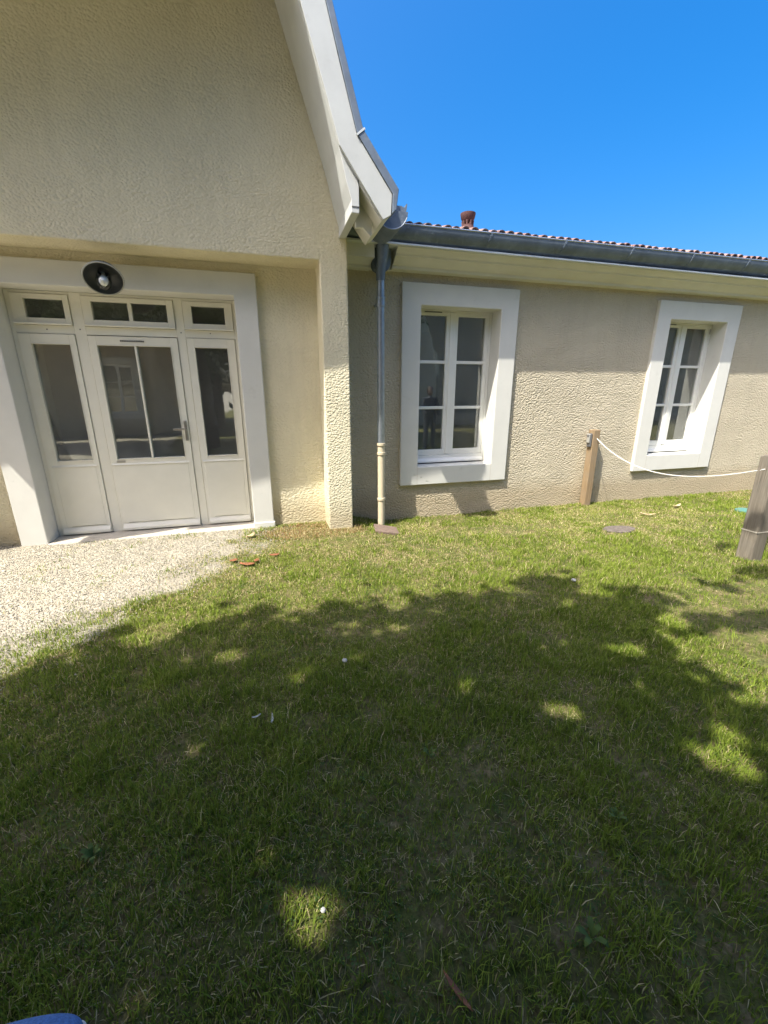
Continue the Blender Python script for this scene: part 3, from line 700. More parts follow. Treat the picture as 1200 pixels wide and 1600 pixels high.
# rope
ra = Vector((p0x+.06, p0y-.002, 0.862)); rb = Vector((q0x+.001, q0y+.07, 0.842))
pts = []
for i in range(41):
    t = i/40; p = ra.lerp(rb, t); p.z -= 0.255*(4*t*(1-t))*(1-0.22*(t-.5)); pts.append(p)
strands = MB()
for sidx in range(3):
    path = []
    for i in range(321):
        t = i/320*40; i0 = min(int(t), 39); p = pts[i0].lerp(pts[i0+1], t-i0)
        d = (pts[i0+1]-pts[i0]).normalized(); a = d.cross(Vector((0, 0, 1))).normalized(); b_ = a.cross(d)
        ph = i*0.55+sidx*2*math.pi/3
        path.append(p+(a*math.cos(ph)+b_*math.sin(ph))*0.0031)
    strands.tube(path, 0.0034, 6)
strands.build('rope', 'rope', smooth=True)
tag(bpy.data.objects['rope'], 'white braided rope sagging between the tan post and the grey post', 'rope')

# ------------------------------------------------------------------ covers and small things on the ground
def gz(x, y): return float(ground_z(x, y))
def slab(name, label, quad, h, mat, cat):
    zc = [gz(x, y)+h for x, y in quad]
    vs_ = [(x, y, -0.25) for x, y in quad]+[(x, y, z) for (x, y), z in zip(quad, zc)]
    mb = MB().add(vs_, [(3, 2, 1, 0), (4, 5, 6, 7), (0, 1, 5, 4), (1, 2, 6, 5), (2, 3, 7, 6), (3, 0, 4, 7)])
    o = mb.build(name, mat, bevel=0.006); return tag(o, label, cat)
slab('drain_cover', 'brown square drain cover at the foot of the downpipe', [(1.10, 4.28), (1.36, 4.20), (1.42, 4.52), (1.16, 4.60)], 0.028, 'stone_cover', 'drain cover')
mb = MB(); n = 20
ring_pts = [(3.76+0.19*math.cos(2*math.pi*i/n)*(1+.08*math.sin(3*i)), 3.56+0.13*math.sin(2*math.pi*i/n)*(1+.08*math.cos(5*i))) for i in range(n)]
mb.v = [(x, y, -.2) for x, y in ring_pts]+[(x, y, gz(x, y)+0.02) for x, y in ring_pts]
mb.f = [tuple(range(n, 2*n))]+[(i, (i+1) % n, (i+1) % n+n, i+n) for i in range(n)]
tag(mb.build('stone_slab', 'grey_cover', bevel=0.008), 'weathered grey brown slab sunk in the lawn before the rope', 'slab')
mb = MB().lathe([(0.0, 0.06), (0.09, 0.058), (0.12, 0.045), (0.125, -0.1)], (6.02, 3.76, -0.06), (0, 0, 1), 24)
tag(mb.build('valve_lid', 'teal', smooth=True), 'small turquoise plastic lid in the grass behind the grey post', 'lid')

def curled_leaf(x, y, L_, W_, rot, label, mat, curl, group=None, cat='leaf', name='dry_leaf'):
    mb = MB(); n = 7; z = gz(x, y)+0.022; cr, sr = math.cos(rot), math.sin(rot)
    for i in range(n):
        t = i/(n-1); wv = W_*math.sin(math.pi*(0.06+0.9*t))**0.8
        for sgn in (-1, 0, 1):
            lx = (t-0.5)*L_; ly = sgn*wv/2; lz = abs(sgn)*W_*curl+((t-.5)**2)*L_*curl*1.6
            mb.v.append((x+lx*cr-ly*sr, y+lx*sr+ly*cr, z+lz))
    for i in range(n-1):
        for k_ in range(2):
            a = i*3+k_; mb.f.append((a, a+1, a+4, a+3))
    o = mb.build(name, mat, smooth=True); o.modifiers.new('thickness', 'SOLIDIFY').thickness = 0.0012
    return tag(o, label, cat, group)
LG = 'dry leaves fallen on the lawn'
curled_leaf(-0.37, 3.72, 0.075, 0.05, 0.5, 'rust brown leaf furthest left among those before the entrance', 'leaf_dry', 0.16, LG)
curled_leaf(-0.24, 3.60, 0.11, 0.06, -0.2, 'largest rust brown leaf, in the middle before the entrance', 'leaf_dry', 0.12, LG)
curled_leaf(-0.17, 3.66, 0.07, 0.045, 1.2, 'rust brown leaf touching the largest one before the entrance', 'leaf_dry', 0.2, LG)
curled_leaf(-0.30, 3.63, 0.05, 0.03, 2.1, 'smallest rust brown leaf bit, left of the largest one', 'leaf_dry', 0.2, LG)
curled_leaf(-0.01, 3.75, 0.09, 0.05, 0.1, 'rust brown leaf furthest right among those before the entrance', 'leaf_dry', 0.16, LG)
curled_leaf(-0.24, 4.36, 0.13, 0.05, 0.9, 'light brown leaf lying by the plinth of the entrance', 'leaf_pale', 0.3, LG)
curled_leaf(4.62, 3.98, 0.17, 0.05, -0.6, 'pale dry leaf in the sun before the wing wall', 'leaf_pale', 0.25, LG)
curled_leaf(5.5, 4.30, 0.20, 0.05, 0.3, 'long pale dry leaf beneath the sagging rope', 'leaf_pale', 0.25, LG)
curled_leaf(0.365, 0.60, 0.10, 0.014, 2.0, 'narrow brown twig like leaf at the bottom of the lawn', 'leaf_dry', 0.15, LG)
FG = 'white feathers lost on the shaded lawn'
curled_leaf(-0.075, 1.665, 0.06, 0.013, 1.5, 'upright white feather, the right one of two on the shaded lawn', 'feather', 0.4, FG, 'feather', 'feather')
curled_leaf(-0.145, 1.70, 0.042, 0.011, 0.3, 'small curled white feather, the left one of two on the shaded lawn', 'feather', 0.5, FG, 'feather', 'feather')
for x, y, s_, lab in ((0.335, 2.03, 0.016, 'white pebble in the shaded grass near the sunlit edge'), (0.055, 0.865, 0.008, 'white pebble inside the small bright sun spot'), (2.33, 2.56, 0.02, 'pale pebble in the grass at the shadow tip before the window')):
    mb = MB().lathe([(0.0, -.7*s_), (.8*s_, -.4*s_), (s_, 0), (.75*s_, .5*s_), (0.0, .7*s_)], (x, y, gz(x, y)+0.02), (0.2, 0.1, 1), 10)
    tag(mb.build('pebble', 'pebble', smooth=True), lab, 'pebble', 'white pebbles')
def weed(x, y, n, r, label):
    z = gz(x, y); root = thing('weed', label, 'weed', (x, y, z), 'broad leaved weeds in the lawn')
    for i in range(n):
        a = 2*math.pi*i/n+random.uniform(-.3, .3); mb = MB(); L_ = r*random.uniform(.7, 1.1); wd = L_*.38
        for t, ww, zz in ((0.05, .15, 0.01), (.45, 1, .035), (.8, .8, .04), (1.0, .1, .03)):
            cx_, cy_ = x+math.cos(a)*L_*t, y+math.sin(a)*L_*t
            for sg in (-1, 1): mb.v.append((cx_-math.sin(a)*wd*ww*sg*.5, cy_+math.cos(a)*wd*ww*sg*.5, z+zz+.006))
        for q in range(3): mb.f.append((q*2, q*2+1, q*2+3, q*2+2))
        mb.build('leaf', 'weed_green', root, smooth=True)
M['weed_green'] = simple('weed_leaf', (0.075, 0.12, 0.02), 0.9, var=0.2, vscale=30)
for x, y, n, r, lab in ((0.57, 1.30, 6, .035, 'small pale weed rosette in the middle of the shaded lawn'), (-0.66, 1.22, 7, .04, 'weed rosette at the left of the shaded lawn'),
                        (0.78, 0.60, 5, .045, 'bright green weed at the bottom of the lawn'), (1.12, 0.86, 6, .035, 'weed rosette at the lower right of the sun spot')):
    weed(x, y, n, r, lab)

# blue canvas shoe at the lower left corner
sx, sy_, sz = -0.665, 0.735, 0.0
S = thing('shoe', 'blue canvas shoe just poking into the lower left corner', 'shoe', (sx, sy_, gz(sx, sy_)))
prof_s = [(-0.17, .030, .05), (-0.15, .055, .075), (-.10, .066, .10), (-.04, .068, .105), (.03, .066, .10), (.09, .062, .085), (.13, .052, .07), (.15, .03, .055)]
mb = MB(); ns = 14
for lx, hw, hh in prof_s:
    for k_ in range(ns):
        a = 2*math.pi*k_/ns; mb.v.append((sx+lx, sy_+hw*math.cos(a), 0.035+hh*0.5+hh*0.5*math.sin(a)))
for i in range(len(prof_s)-1):
    for k_ in range(ns): mb.f.append((i*ns+k_, i*ns+(k_+1) % ns, (i+1)*ns+(k_+1) % ns, (i+1)*ns+k_))
mb.f += [tuple(range(ns)), tuple(range(len(prof_s)*ns-1, (len(prof_s)-1)*ns-1, -1))]
so_ = mb.build('upper', 'blue_cloth', S, smooth=True); so_.modifiers.new('sub', 'SUBSURF').render_levels = 2
mb = MB()
outl = [(sx+lx*1.03, sy_+hw*1.04) for lx, hw, _ in prof_s]+[(sx+lx*1.03, sy_-hw*1.04) for lx, hw, _ in reversed(prof_s)]
n = len(outl); mb.v = [(x, y, 0.008) for x, y in outl]+[(x, y, 0.045) for x, y in outl]
mb.f = [tuple(range(n-1, -1, -1)), tuple(range(n, 2*n))]+[(i, (i+1) % n, (i+1) % n+n, i+n) for i in range(n)]
mb.build('sole', 'rubber', S, bevel=0.006)
mb = MB(); ring_o = [(sx-.09+.062*math.cos(a), sy_+.04*math.sin(a)) for a in np.linspace(0, 2*math.pi, 24, endpoint=False)]
mb.tube([(x, y, .128+.012*(sx-.09-x)/.06) for x, y in ring_o+ring_o[:1]], .009, 8); mb.build('collar', 'blue_cloth', S, smooth=True)
mb = MB(); mb.v = [(x, y, .131) for x, y in ring_o]; mb.f = [tuple(range(24))]; mb.build('opening', 'dark', S)
for k in range(4):
    x = sx-.012+k*.026; zt = .139-.0045*k-.0022*k*k
    MB().tube([(x, sy_-.034, zt-.012), (x+.003, sy_-.012, zt+.001), (x+.003, sy_+.012, zt+.001), (x, sy_+.034, zt-.012)], .0035, 6).build('lace', 'rubber', S, smooth=True)

# ------------------------------------------------------------------ grass, gravel stones
def mesh_from_arrays(name, V_, tri_or_quads, cols, mat):
    me_ = bpy.data.meshes.new(name)
    nv = len(V_); me_.vertices.add(nv); me_.vertices.foreach_set('co', V_.astype(np.float32).ravel())
    loops = np.concatenate([a.ravel() for a in tri_or_quads]); tot = np.concatenate([np.full(len(a), a.shape[1]) for a in tri_or_quads])
    starts = np.concatenate([[0], np.cumsum(tot)[:-1]])
    me_.loops.add(len(loops)); me_.loops.foreach_set('vertex_index', loops.astype(np.int32))
    me_.polygons.add(len(tot)); me_.polygons.foreach_set('loop_start', starts.astype(np.int32)); me_.polygons.foreach_set('loop_total', tot.astype(np.int32))
    ca = me_.color_attributes.new('tint', 'FLOAT_COLOR', 'POINT')
    ca.data.foreach_set('color', np.concatenate([cols, np.ones((nv, 1))], 1).astype(np.float32).ravel())
    me_.update(calc_edges=True); me_.validate()
    me_.materials.append(M[mat]); o = bpy.data.objects.new(name, me_); COL.objects.link(o); return o

def blade_block(n, x0, x1, y0, y1):
    x = rng.uniform(x0, x1, n); y = rng.uniform(y0, y1, n)
    dens = 0.40+0.80*smoothstep(0.36, 0.60, 0.5*fnoise(x, y, 2.3)+0.5*fnoise(x+5, y, 6.1))
    dens *= 0.55+0.75*smoothstep(0.3, 0.6, fnoise(x+30, y, 7.0))
    dens *= 1-0.65*smoothstep(2.7, 3.5, y)*smoothstep(0.48, 0.60, fnoise(x-7, y+3, 2.6))
    g = gravel_in(x, y)
    dens *= np.where(g > 0, np.exp(-g/0.22)*0.55+0.55*smoothstep(0.56, 0.70, fnoise(x+9, y+4, 4.2))*np.exp(-g/1.1), 1.0)
    keep = rng.random(n) < dens
    keep &= ~((y > 4.42) & (x > 0.60) & (x < 0.89)); keep &= ~((y > 4.70) & (x < 0.62)); keep &= ~((y > 4.895) & (x > 0.85))
    keep &= ~((x > 1.12) & (x < 1.40) & (y > 4.24) & (y < 4.56)); keep &= ~(np.hypot((x-3.76)/.19, (y-3.56)/.13) < .95)
    keep &= ~((x > q0x) & (x < q0x+.15) & (y > q0y) & (y < q0y+.135)); keep &= ~((x > p0x) & (x < p0x+.106) & (y > p0y) & (y < p0y+.105))
    keep &= ~((np.abs(x-sx) < .17) & (np.abs(y-sy_) < .07))
    return x[keep], y[keep]
xs_, ys_ = [], []
for n, b4 in ((270000, (-1.7, 2.6, 0.1, 2.2)), (290000, (-2.6, 4.6, 2.2, 4.9)), (80000, (2.6, 8.2, 0.8, 4.9)), (50000, (4.6, 9.0, 3.0, 4.9)), (60000, (-4, -1.7, -0.6, 2.2)), (40000, (2.6, 5.0, -0.6, 0.8)), (45000, (-1.7, 2.6, -0.6, 0.1)), (16000, (-5, 7, -2.5, -0.6)), (10000, (-6, -2.6, 2.2, 4.6))):
    a, c_ = blade_block(n, *b4); xs_.append(a); ys_.append(c_)
X_ = np.concatenate(xs_); Y_ = np.concatenate(ys_); N = len(X_)
Zg = ground_z(X_, Y_)
lush = 0.25+0.6*smoothstep(0.36, 0.64, 0.5*fnoise(X_+11, Y_+5, 1.7)+0.5*fnoise(X_+2, Y_+9, 5.5)); tuft = fnoise(X_+3, Y_+17, 8.0)
near_w = smoothstep(2.4, 3.4, Y_)
hgt = (0.018+0.034*rng.random(N)**1.3)*(0.6+0.6*lush)*(0.35+1.3*tuft**1.3)*(1-0.25*near_w)
hgt *= np.where(Y_ > 4.5, 1.2, 1.0)
near_wall = smoothstep(2.6, 3.6, Y_)
dry = rng.random(N) < (0.05+0.20*(1-lush)+0.55*near_wall*(1-lush)**1.2); flat = dry & (rng.random(N) < 0.55)
ang = rng.uniform(0, 2*np.pi, N); lean = np.where(flat, rng.uniform(1.2, 2.2, N), rng.uniform(0.15, 1.0, N))
hz = np.where(flat, hgt*0.35, hgt); wdt = rng.uniform(0.0010, 0.0020, N)*(1+0.25*np.clip(Y_-1.5, 0, 3))
wa = ang+np.pi/2+rng.uniform(-.6, .6, N); ex, ey = np.cos(wa)*wdt, np.sin(wa)*wdt
dx_, dy_ = np.cos(ang)*lean*hgt, np.sin(ang)*lean*hgt
B = np.stack([X_, Y_, Zg-0.004], -1); E_ = np.stack([ex, ey, np.zeros(N)], -1)
MID = B+np.stack([dx_*0.35, dy_*0.35, hz*0.62+.004], -1); TIP = B+np.stack([dx_, dy_, hz+.004], -1)
V_ = np.stack([B-E_, B+E_, MID+E_*.8, MID-E_*.8, TIP], 1).reshape(-1, 3)
i0 = np.arange(N)*5
quads = np.stack([i0, i0+1, i0+2, i0+3], -1); tris = np.stack([i0+3, i0+2, i0+4], -1)
gA = np.array([0.095, 0.165, 0.012]); gB = np.array([0.325, 0.385, 0.065]); sA = np.array([0.36, 0.29, 0.12]); sB = np.array([0.62, 0.54, 0.30])
t1 = np.clip(rng.random(N)*0.6+0.5*fnoise(X_, Y_, 5)-.1, 0, 1)[:, None]
dry |= (np.hypot((X_-0.45)/.55, (Y_-4.45)/.22) < 1) & (rng.random(N) < .75)
colr = np.where(dry[:, None], sA+(sB-sA)*rng.random((N, 1)), gA+(gB-gA)*t1)*(0.8+0.4*rng.random((N, 1)))
rust = (np.hypot((X_-0.42)/.62, (Y_-4.42)/.26) < 1) & (rng.random(N) < .45)
colr[rust] = np.array([.36, .235, .11])*(0.7+0.6*rng.random((rust.sum(), 1)))
nc = 26000
cx_ = rng.uniform(-1.8, 4.8, nc); cyy = rng.uniform(0.2, 4.3, nc)
kc = (fnoise(cx_+21, cyy+8, 2.2) > 0.56) & (gravel_in(cx_, cyy) < -.15) & ((cyy < 4.1) | (cx_ > 1.5)); cx_, cyy = cx_[kc], cyy[kc]; nc = len(cx_)
cz_ = ground_z(cx_, cyy)+rng.uniform(.006, .02, nc); ca_ = rng.uniform(0, 6.28, nc); cr_ = rng.uniform(.004, .0085, nc)
cv = []
for q in range(3):
    a0 = ca_+q*2.094
    for (da, rr, dz) in ((0, .15, 0), (-.55, .95, .25), (0, 1.35, .1), (.55, .95, .25)):
        cv.append(np.stack([cx_+np.cos(a0+da)*cr_*rr, cyy+np.sin(a0+da)*cr_*rr, cz_+cr_*dz], -1))
CV = np.stack(cv, 1).reshape(-1, 3); cq = (np.arange(nc)[:, None, None]*12+np.arange(12).reshape(3, 4)[None]).reshape(-1, 4)+len(V_)
ccol = (np.array([.055, .10, .022])+np.array([.06, .075, .03])*rng.random((nc, 1)))
V_ = np.concatenate([V_, CV])
grass = mesh_from_arrays('grass', V_, [np.concatenate([quads, cq]), tris], np.concatenate([np.repeat(colr, 5, 0), np.repeat(ccol, 12, 0)]), 'grass'); grass['kind'] = 'stuff'

n = 115000
x = rng.uniform(-3.6, 0.3, n); y = rng.uniform(0.8, 4.72, n); g = gravel_in(x, y)
kp = (rng.random(n) < np.where(g > 0, 0.72, np.exp(g/0.15)*0.75)) & (rng.random(n) < np.where(y < 2.2, .4, 1.0)) & ~((x > -2.21) & (x < -0.2) & (y > 4.68))
x, y = x[kp], y[kp]; N = len(x); r = rng.uniform(0.0026, 0.0060, N)*np.where(rng.random(N) < .06, 1.7, 1)
octv = np.array([(1, 0, 0), (-1, 0, 0), (0, 1, 0), (0, -1, 0), (0, 0, 1), (0, 0, -1)], float)
octf = np.array([(0, 2, 4), (2, 1, 4), (1, 3, 4), (3, 0, 4), (2, 0, 5), (1, 2, 5), (3, 1, 5), (0, 3, 5)])
th = rng.uniform(0, 6.28, N); ct, st_ = np.cos(th), np.sin(th)
ov = octv[None]*(rng.uniform(0.6, 1.2, (N, 6, 1)))*r[:, None, None]; ov[:, :, 2] *= 0.7
rx = ov[:, :, 0]*ct[:, None]-ov[:, :, 1]*st_[:, None]; ry = ov[:, :, 0]*st_[:, None]+ov[:, :, 1]*ct[:, None]
zb = ground_z(x, y)+0.008+r*0.25
V_ = np.stack([rx+x[:, None], ry+y[:, None], ov[:, :, 2]+zb[:, None]], -1).reshape(-1, 3)
F_ = (octf[None]+(np.arange(N)*6)[:, None, None]).reshape(-1, 3)
cA = np.array([0.28, 0.255, 0.20]); cB = np.array([0.45, 0.42, 0.345])
gs = mesh_from_arrays('gravel', V_, [F_], np.repeat(cA+(cB-cA)*rng.random((N, 1)), 6, 0), 'stones'); gs['kind'] = 'stuff'

# ------------------------------------------------------------------ trees behind the camera: their crowns shade the lawn
EDGE = [(-9, -3.4), (-4, -1.6), (-2.6, 1.6), (-2.0, 2.35), (-1.52, 2.46), (-1.38, 2.54), (-1.15, 2.75), (-0.76, 2.68), (-0.46, 2.76), (-0.17, 2.81), (0.14, 2.64), (0.45, 2.9), (0.68, 2.98), (0.78, 2.72), (1.26, 2.80), (1.68, 2.63),
        (1.95, 2.75), (2.22, 2.98), (2.42, 2.92), (2.36, 2.40), (2.6, 2.44), (2.99, 2.36), (3.0, 2.05), (2.63, 1.95), (2.39, 1.68), (2.26, 1.46), (2.29, 1.34), (2.33, 1.13), (2.7, 0.6), (3.4, 0.2), (5.0, -0.2), (6.5, -0.8), (7.5, -4.8), (-9, -4.8)]
HOLES = [(-0.36, 2.26, .035), (-0.28, 2.28, .045), (1.14, 2.02, .02), (0.72, 2.29, .035), (0.79, 2.28, .02), (1.93, 1.70, .05), (2.04, 1.67, .06), (1.67, 1.85, .02), (1.72, 0.99, .06), (1.80, .93, .08), (1.90, 1.03, .05), (0.04, 0.865, .055), (0.01, 0.915, .035), (2.15, 1.37, .03), (1.81, 1.42, .025), (-0.05, 2.35, .015), (0.98, 1.72, .005), (1.2, 1.45, .0)]
BLOBS = [(2.85, 1.78, .40, .10), (3.1, 1.72, .25, .08), (3.55, 2.20, .33, .14), (3.9, 2.25, .35, .16), (4.42, 2.72, .26, .13), (4.9, 2.9, .3, .14), (-0.35, 2.92, .05, .03)]
def inside(px_, py_, poly):
    c_ = np.zeros(len(px_), bool); n_ = len(poly)
    for i in range(n_):
        x1, y1 = poly[i]; x2, y2 = poly[(i+1) % n_]
        cond = ((y1 > py_) != (y2 > py_)); xi = (x2-x1)*(py_-y1)/((y2-y1) if y2 != y1 else 1e-9)+x1
        c_ ^= cond & (px_ < xi)
    return c_
def edge_dist(px_, py_, poly):
    d = np.full(len(px_), 1e9)
    for i in range(len(poly)):
        a = np.array(poly[i]); b_ = np.array(poly[(i+1) % len(poly)]); ab = b_-a
        t = np.clip(((px_-a[0])*ab[0]+(py_-a[1])*ab[1])/(ab@ab), 0, 1)
        d = np.minimum(d, np.hypot(px_-a[0]-t*ab[0], py_-a[1]-t*ab[1]))
    return d
NL = 500000
gx_ = rng.uniform(-9, 7.5, NL); gy_ = rng.uniform(-4.6, 3.1, NL)
dd = edge_dist(gx_, gy_, EDGE)
dd = np.where(inside(gx_, gy_, EDGE), dd, -dd)+(fnoise(gx_, gy_, 3.2)-.5)*.30+(fnoise(gx_+7, gy_+3, 8.0)-.5)*.40+(vnoise(gx_+1, gy_+6, 17.0)-.5)*.16
ok = dd > 0.05+0.06*rng.random(NL)
for a, c_, rx_, ry_ in BLOBS: ok |= np.hypot((gx_-a)/rx_, (gy_-c_)/ry_)+(fnoise(gx_, gy_, 6.0)-.5)*1.3 < .95
hr = np.random.default_rng(21)
for _ in range(120):
    a, c_ = hr.uniform(-1.6, 2.6), hr.uniform(0.9, 2.95)
    w_ = 0.25+0.75*(c_-0.9)/2.0
    if hr.random() < w_: HOLES.append((a, c_, hr.uniform(-.015, .042)))
edgeband = np.clip(1-dd/0.55, 0, 1)
ok &= (fnoise(gx_+40, gy_+13, 7.5) > 0.30+0.22*edgeband) | (hr.random(NL) < 0.25*(1-edgeband))
for a, c_, r_ in HOLES: ok &= np.hypot(gx_-a, gy_-c_) > r_+0.035
gx_, gy_ = gx_[ok], gy_[ok]; NL = len(gx_)
big = fnoise(gx_*0.7, gy_*0.7, 1.0)
zc = 3.3+rng.random(NL)*3.6*(0.55+0.9*big)
LP = np.stack([gx_-zc*SA/SK, gy_-zc/SK, zc], -1)
# keep leaves out of the picture itself
rel = LP-np.array([0, 0, EYE]); dep = rel@np.array(FWD); uu = rel@np.array(RGT); vv = rel@np.array(UPV)
vis = (dep > 0) & (np.abs(uu) < dep*0.98) & (vv < dep*1.30); LP = LP[~vis]; NL = len(LP)
d1 = rng.normal(size=(NL, 3)); d1 /= np.linalg.norm(d1, axis=1, keepdims=True)
d2 = rng.normal(size=(NL, 3)); d2 -= d1*(d1*d2).sum(1, keepdims=True); d2 /= np.linalg.norm(d2, axis=1, keepdims=True)
Ls = rng.uniform(0.045, 0.085, (NL, 1)); Ws = Ls*rng.uniform(.5, .75, (NL, 1))
LV = np.stack([LP-d1*Ls, LP+d2*Ws, LP+d1*Ls, LP-d2*Ws], 1)
lc_ = (np.array([0.045, 0.085, 0.02])+np.array([0.05, 0.06, 0.02])*rng.random((NL, 1)))
trunks = [(-1.45, -2.3, 'broad leafy tree behind the viewer with the trunk at left'), (3.6, -3.4, 'broad leafy tree behind the viewer with the trunk at right'), (-8.2, -3.4, 'broad leafy tree near the gravel path left of the viewer')]
which = np.argmin(np.stack([np.hypot(LP[:, 0]-(tx-0.8), LP[:, 1]-ty-1) for tx, ty, _ in trunks], 1), 1)
for ti, (tx, ty, lab) in enumerate(trunks):
    T = thing('broadleaf_tree', lab, 'tree', (tx, ty, 0), 'trees behind the viewer')
    sel = np.where(which == ti)[0]; k_ = len(sel)
    tr = MB().tube([(tx, ty, -.2), (tx+.02, ty+.03, .6), (tx-.03, ty+.06, 1.8), (tx-.1, ty+.12, 3.2), (tx-.2, ty+.3, 4.8), (tx-.3, ty+.5, 6.4)], [.24, .19, .17, .15, .10, .04], 14)
    tops = LP[sel][rng.choice(k_, 9)] if k_ > 20 else []
    for tp in tops:
        h0 = random.uniform(2.6, 3.6); a = Vector((tx-.08, ty+.1, h0)); b_ = Vector(tp)
        tr.tube([a, a.lerp(b_, .4)+Vector((0, 0, .35)), b_], [.07, .045, .012], 7)
    tr.build('trunk', 'bark', T, smooth=True)
    if k_:
        v4 = (LV[sel]-np.array([tx, ty, 0])).reshape(-1, 3); q4 = np.arange(k_*4).reshape(-1, 4)
        co_ = mesh_from_arrays('crown', v4, [q4], np.repeat(lc_[sel], 4, 0), 'foliage'); co_.parent = T

# ------------------------------------------------------------------ house across the lawn, seen in the glass
O = thing('house_opposite', 'low cream house with tiled roof reflected in the entrance glass', 'house', (-6, -6.6, 0))
ow = MB(); OY = -6.6
xs_w = [(-8.6, -7.6), (-5.2, -4.2)]
segs = [-13.0, -8.6, -7.6, -5.2, -4.2, -2.9]
for i in range(0, 5, 2): ow.box(segs[i], segs[i+1], OY-.35, OY, -.3, 2.95)
for a, c_ in xs_w: ow.box(a, c_, OY-.35, OY, -.3, .75); ow.box(a, c_, OY-.35, OY, 2.35, 2.95)
ow.box(-13, -2.9, OY-6, OY-.35, -.3, 2.9)
ow.build('wall', 'stucco_wing', O)
MB().prism_x([(OY+.4, 2.98), (OY-3.2, 4.1), (OY-6.6, 2.98), (OY-6.6, 2.9), (OY+.4, 2.9)], -13.2, -2.6).build('roof', 'tile', O)
for a, c_ in xs_w:
    f_ = MB().frame(a, c_, .75, 2.35, a+.08, c_-.08, .83, 2.27, OY-.22, OY-.15); f_.box((a+c_)/2-.05, (a+c_)/2+.05, OY-.22, OY-.148, .83, 2.27)
    for z in (1.3, 1.8): f_.box(a+.08, c_-.08, OY-.2, OY-.16, z-.018, z+.018)
    fo = f_.build('window', 'joinery_cool', O)
    MB().box(a+.08, c_-.08, OY-.19, OY-.185, .83, 2.27).build('pane', 'glass', fo)
    MB().frame(a-.2, c_+.2, .55, 2.55, a, c_, .75, 2.35, OY-.01, OY+.04).build('window_surround', 'trim', O)

O2 = thing('house_opposite', 'tall pale gabled house reflected in the first wing window', 'house', (7.5, -7.5, 0))
MB().prism_y([(2.6, -.3), (24, -.3), (24, 3.6), (9.5, 8.2), (2.6, 3.2)], -14, -7.5).build('wall', 'stucco_wing', O2)
MB().prism_y([(2.2, 2.98), (9.5, 8.25), (24.4, 3.5), (24.4, 3.62), (9.5, 8.4), (2.2, 3.12)], -14.2, -7.1).build('roof', 'tile', O2)
MB().box(5.0, 6.1, -7.52, -7.48, .9, 2.5).build('window', 'dark', O2)
def far_tree(x, y, h, r, n, label):
    T = thing('broadleaf_tree', label, 'tree', (x, y, 0), 'trees beyond the opposite houses')
    MB().tube([(x, y, -.2), (x+.1, y, h*.3), (x, y+.1, h*.75)], [.28, .2, .06], 10).build('trunk', 'bark', T, smooth=True)
    cc = []; 
    for _ in range(26):
        d = rng.normal(size=3); d /= np.linalg.norm(d); cc.append(np.array([0, 0, h*.58])+d*np.array([r, r, h*.38])*rng.uniform(.4, .95))
    cc = np.array(cc); k_ = rng.integers(0, len(cc), n)
    p_ = cc[k_]+rng.normal(size=(n, 3))*r*.22; p_[:, 2] = np.maximum(p_[:, 2], .6)
    a_ = rng.normal(size=(n, 3)); a_ /= np.linalg.norm(a_, axis=1, keepdims=True); b2 = np.cross(a_, rng.normal(size=(n, 3))); b2 /= np.linalg.norm(b2, axis=1, keepdims=True)
    L2 = rng.uniform(.09, .17, (n, 1)); v4 = np.stack([p_-a_*L2, p_+b2*L2*.6, p_+a_*L2, p_-b2*L2*.6], 1).reshape(-1, 3)
    c2 = np.array([0.04, 0.075, 0.018])+np.array([0.05, 0.06, 0.02])*rng.random((n, 1))
    co_ = mesh_from_arrays('crown', v4, [np.arange(n*4).reshape(-1, 4)], np.repeat(c2, 4, 0), 'foliage'); co_.parent = T
for x, y, h, r, lab in ((-11, -15, 9, 3.6, 'tall tree beyond the left opposite house'), (-4.5, -14.5, 8, 3.2, 'tall tree beyond the tiled roof of the low opposite house'), (-1.9, -9.2, 7.5, 2.8, 'bushy tree in the gap between the opposite houses'), (14.5, -17.5, 9.5, 3.6, 'tall tree at the right of the gabled opposite house'), (-16, -9, 9, 3.6, 'tall tree on the far left of the lawn')):
    far_tree(x, y, h, r, 12000, lab)

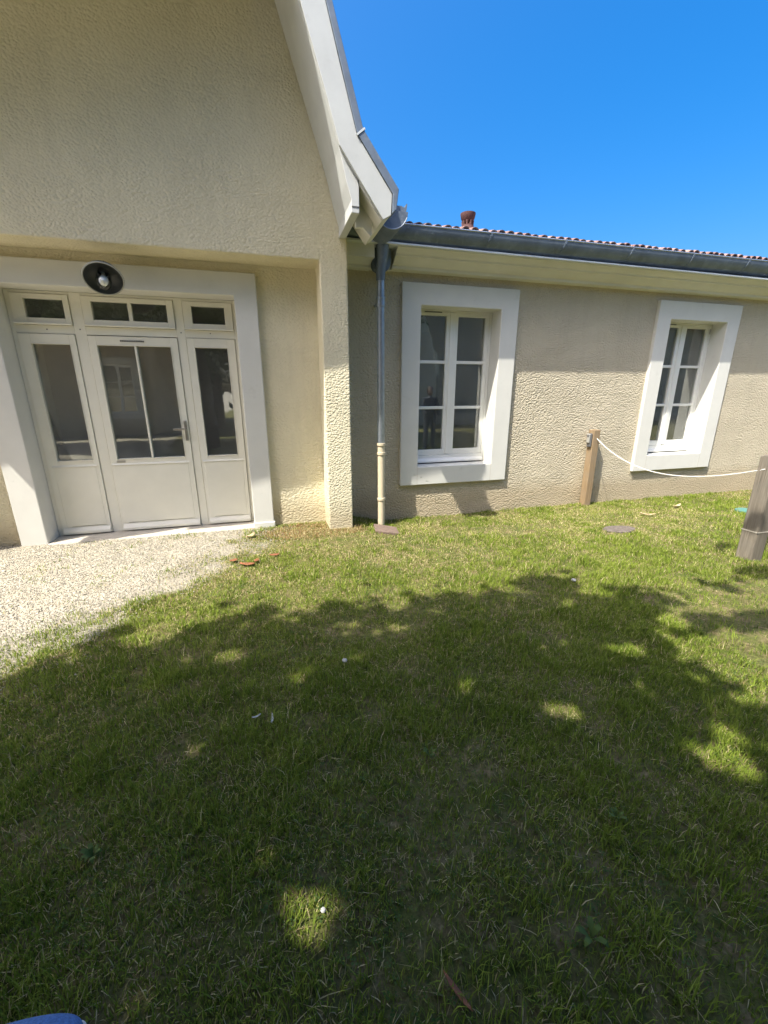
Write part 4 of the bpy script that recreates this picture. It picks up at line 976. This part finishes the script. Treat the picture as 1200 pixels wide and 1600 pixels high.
# ------------------------------------------------------------------ person whose dark figure shows in the first window's glass
pxx, pyy = 4.17, -0.20
PE = thing('person', 'person in dark clothes standing on the lawn, reflected in the first window', 'person', (pxx, pyy, 0))
verts = [(0, 0, .95), (0, 0, 1.12), (0, .01, 1.32), (0, .02, 1.46), (0, .02, 1.54),
         (.10, 0, .90), (.11, .02, .50), (.12, 0, .09), (.13, .12, .04), (-.10, 0, .90), (-.11, .03, .50), (-.13, .02, .09), (-.15, .13, .04),
         (.19, .01, 1.42), (.24, .03, 1.14), (.20, .17, 1.02), (.17, .24, 1.06), (-.19, .01, 1.42), (-.24, .03, 1.14), (-.20, .17, 1.02), (-.17, .24, 1.06)]
edges = [(0, 1), (1, 2), (2, 3), (3, 4), (0, 5), (5, 6), (6, 7), (7, 8), (0, 9), (9, 10), (10, 11), (11, 12), (2, 13), (13, 14), (14, 15), (15, 16), (2, 17), (17, 18), (18, 19), (19, 20)]
rad = [.18, .175, .20, .10, .065, .125, .09, .07, .05, .125, .09, .07, .05, .085, .065, .05, .035, .085, .065, .05, .035]
PE.scale = (0.88, 0.88, 0.90)
me = bpy.data.meshes.new('body'); me.from_pydata(verts, edges, []); bd = bpy.data.objects.new('body', me); COL.objects.link(bd); bd.parent = PE
me.materials.append(M['coat'])
sk = bd.modifiers.new('skin', 'SKIN')
for i, r_ in enumerate(rad): me.skin_vertices[0].data[i].radius = (r_, r_*.8)
me.skin_vertices[0].data[0].use_root = True
bd.modifiers.new('sub', 'SUBSURF').render_levels = 2
hm = MB().lathe([(0.0, -.13), (.05, -.115), (.072, -.06), (.08, 0), (.078, .05), (.06, .10), (0.0, .125)], (pxx, pyy+.03, 1.66), (0, 0, 1), 18)
hm.lathe([(0.0, 0.0), (.016, .02), (.012, .05), (0, .055)], (pxx, pyy+.085, 1.64), (0, .6, -.5), 8)
for s_ in (-1, 1): hm.lathe([(0.0, -.03), (.012, 0), (0.0, .03)], (pxx+s_*.08, pyy+.03, 1.655), (0, 0, 1), 8)
hm.build('head', 'skin', PE, smooth=True)
MB().lathe([(.06, -.10), (.086, -.05), (.092, .03), (.085, .09), (.055, .13), (0.0, .145)], (pxx, pyy-.004, 1.665), (0, .12, 1), 18).build('hair', 'hair', PE, smooth=True)
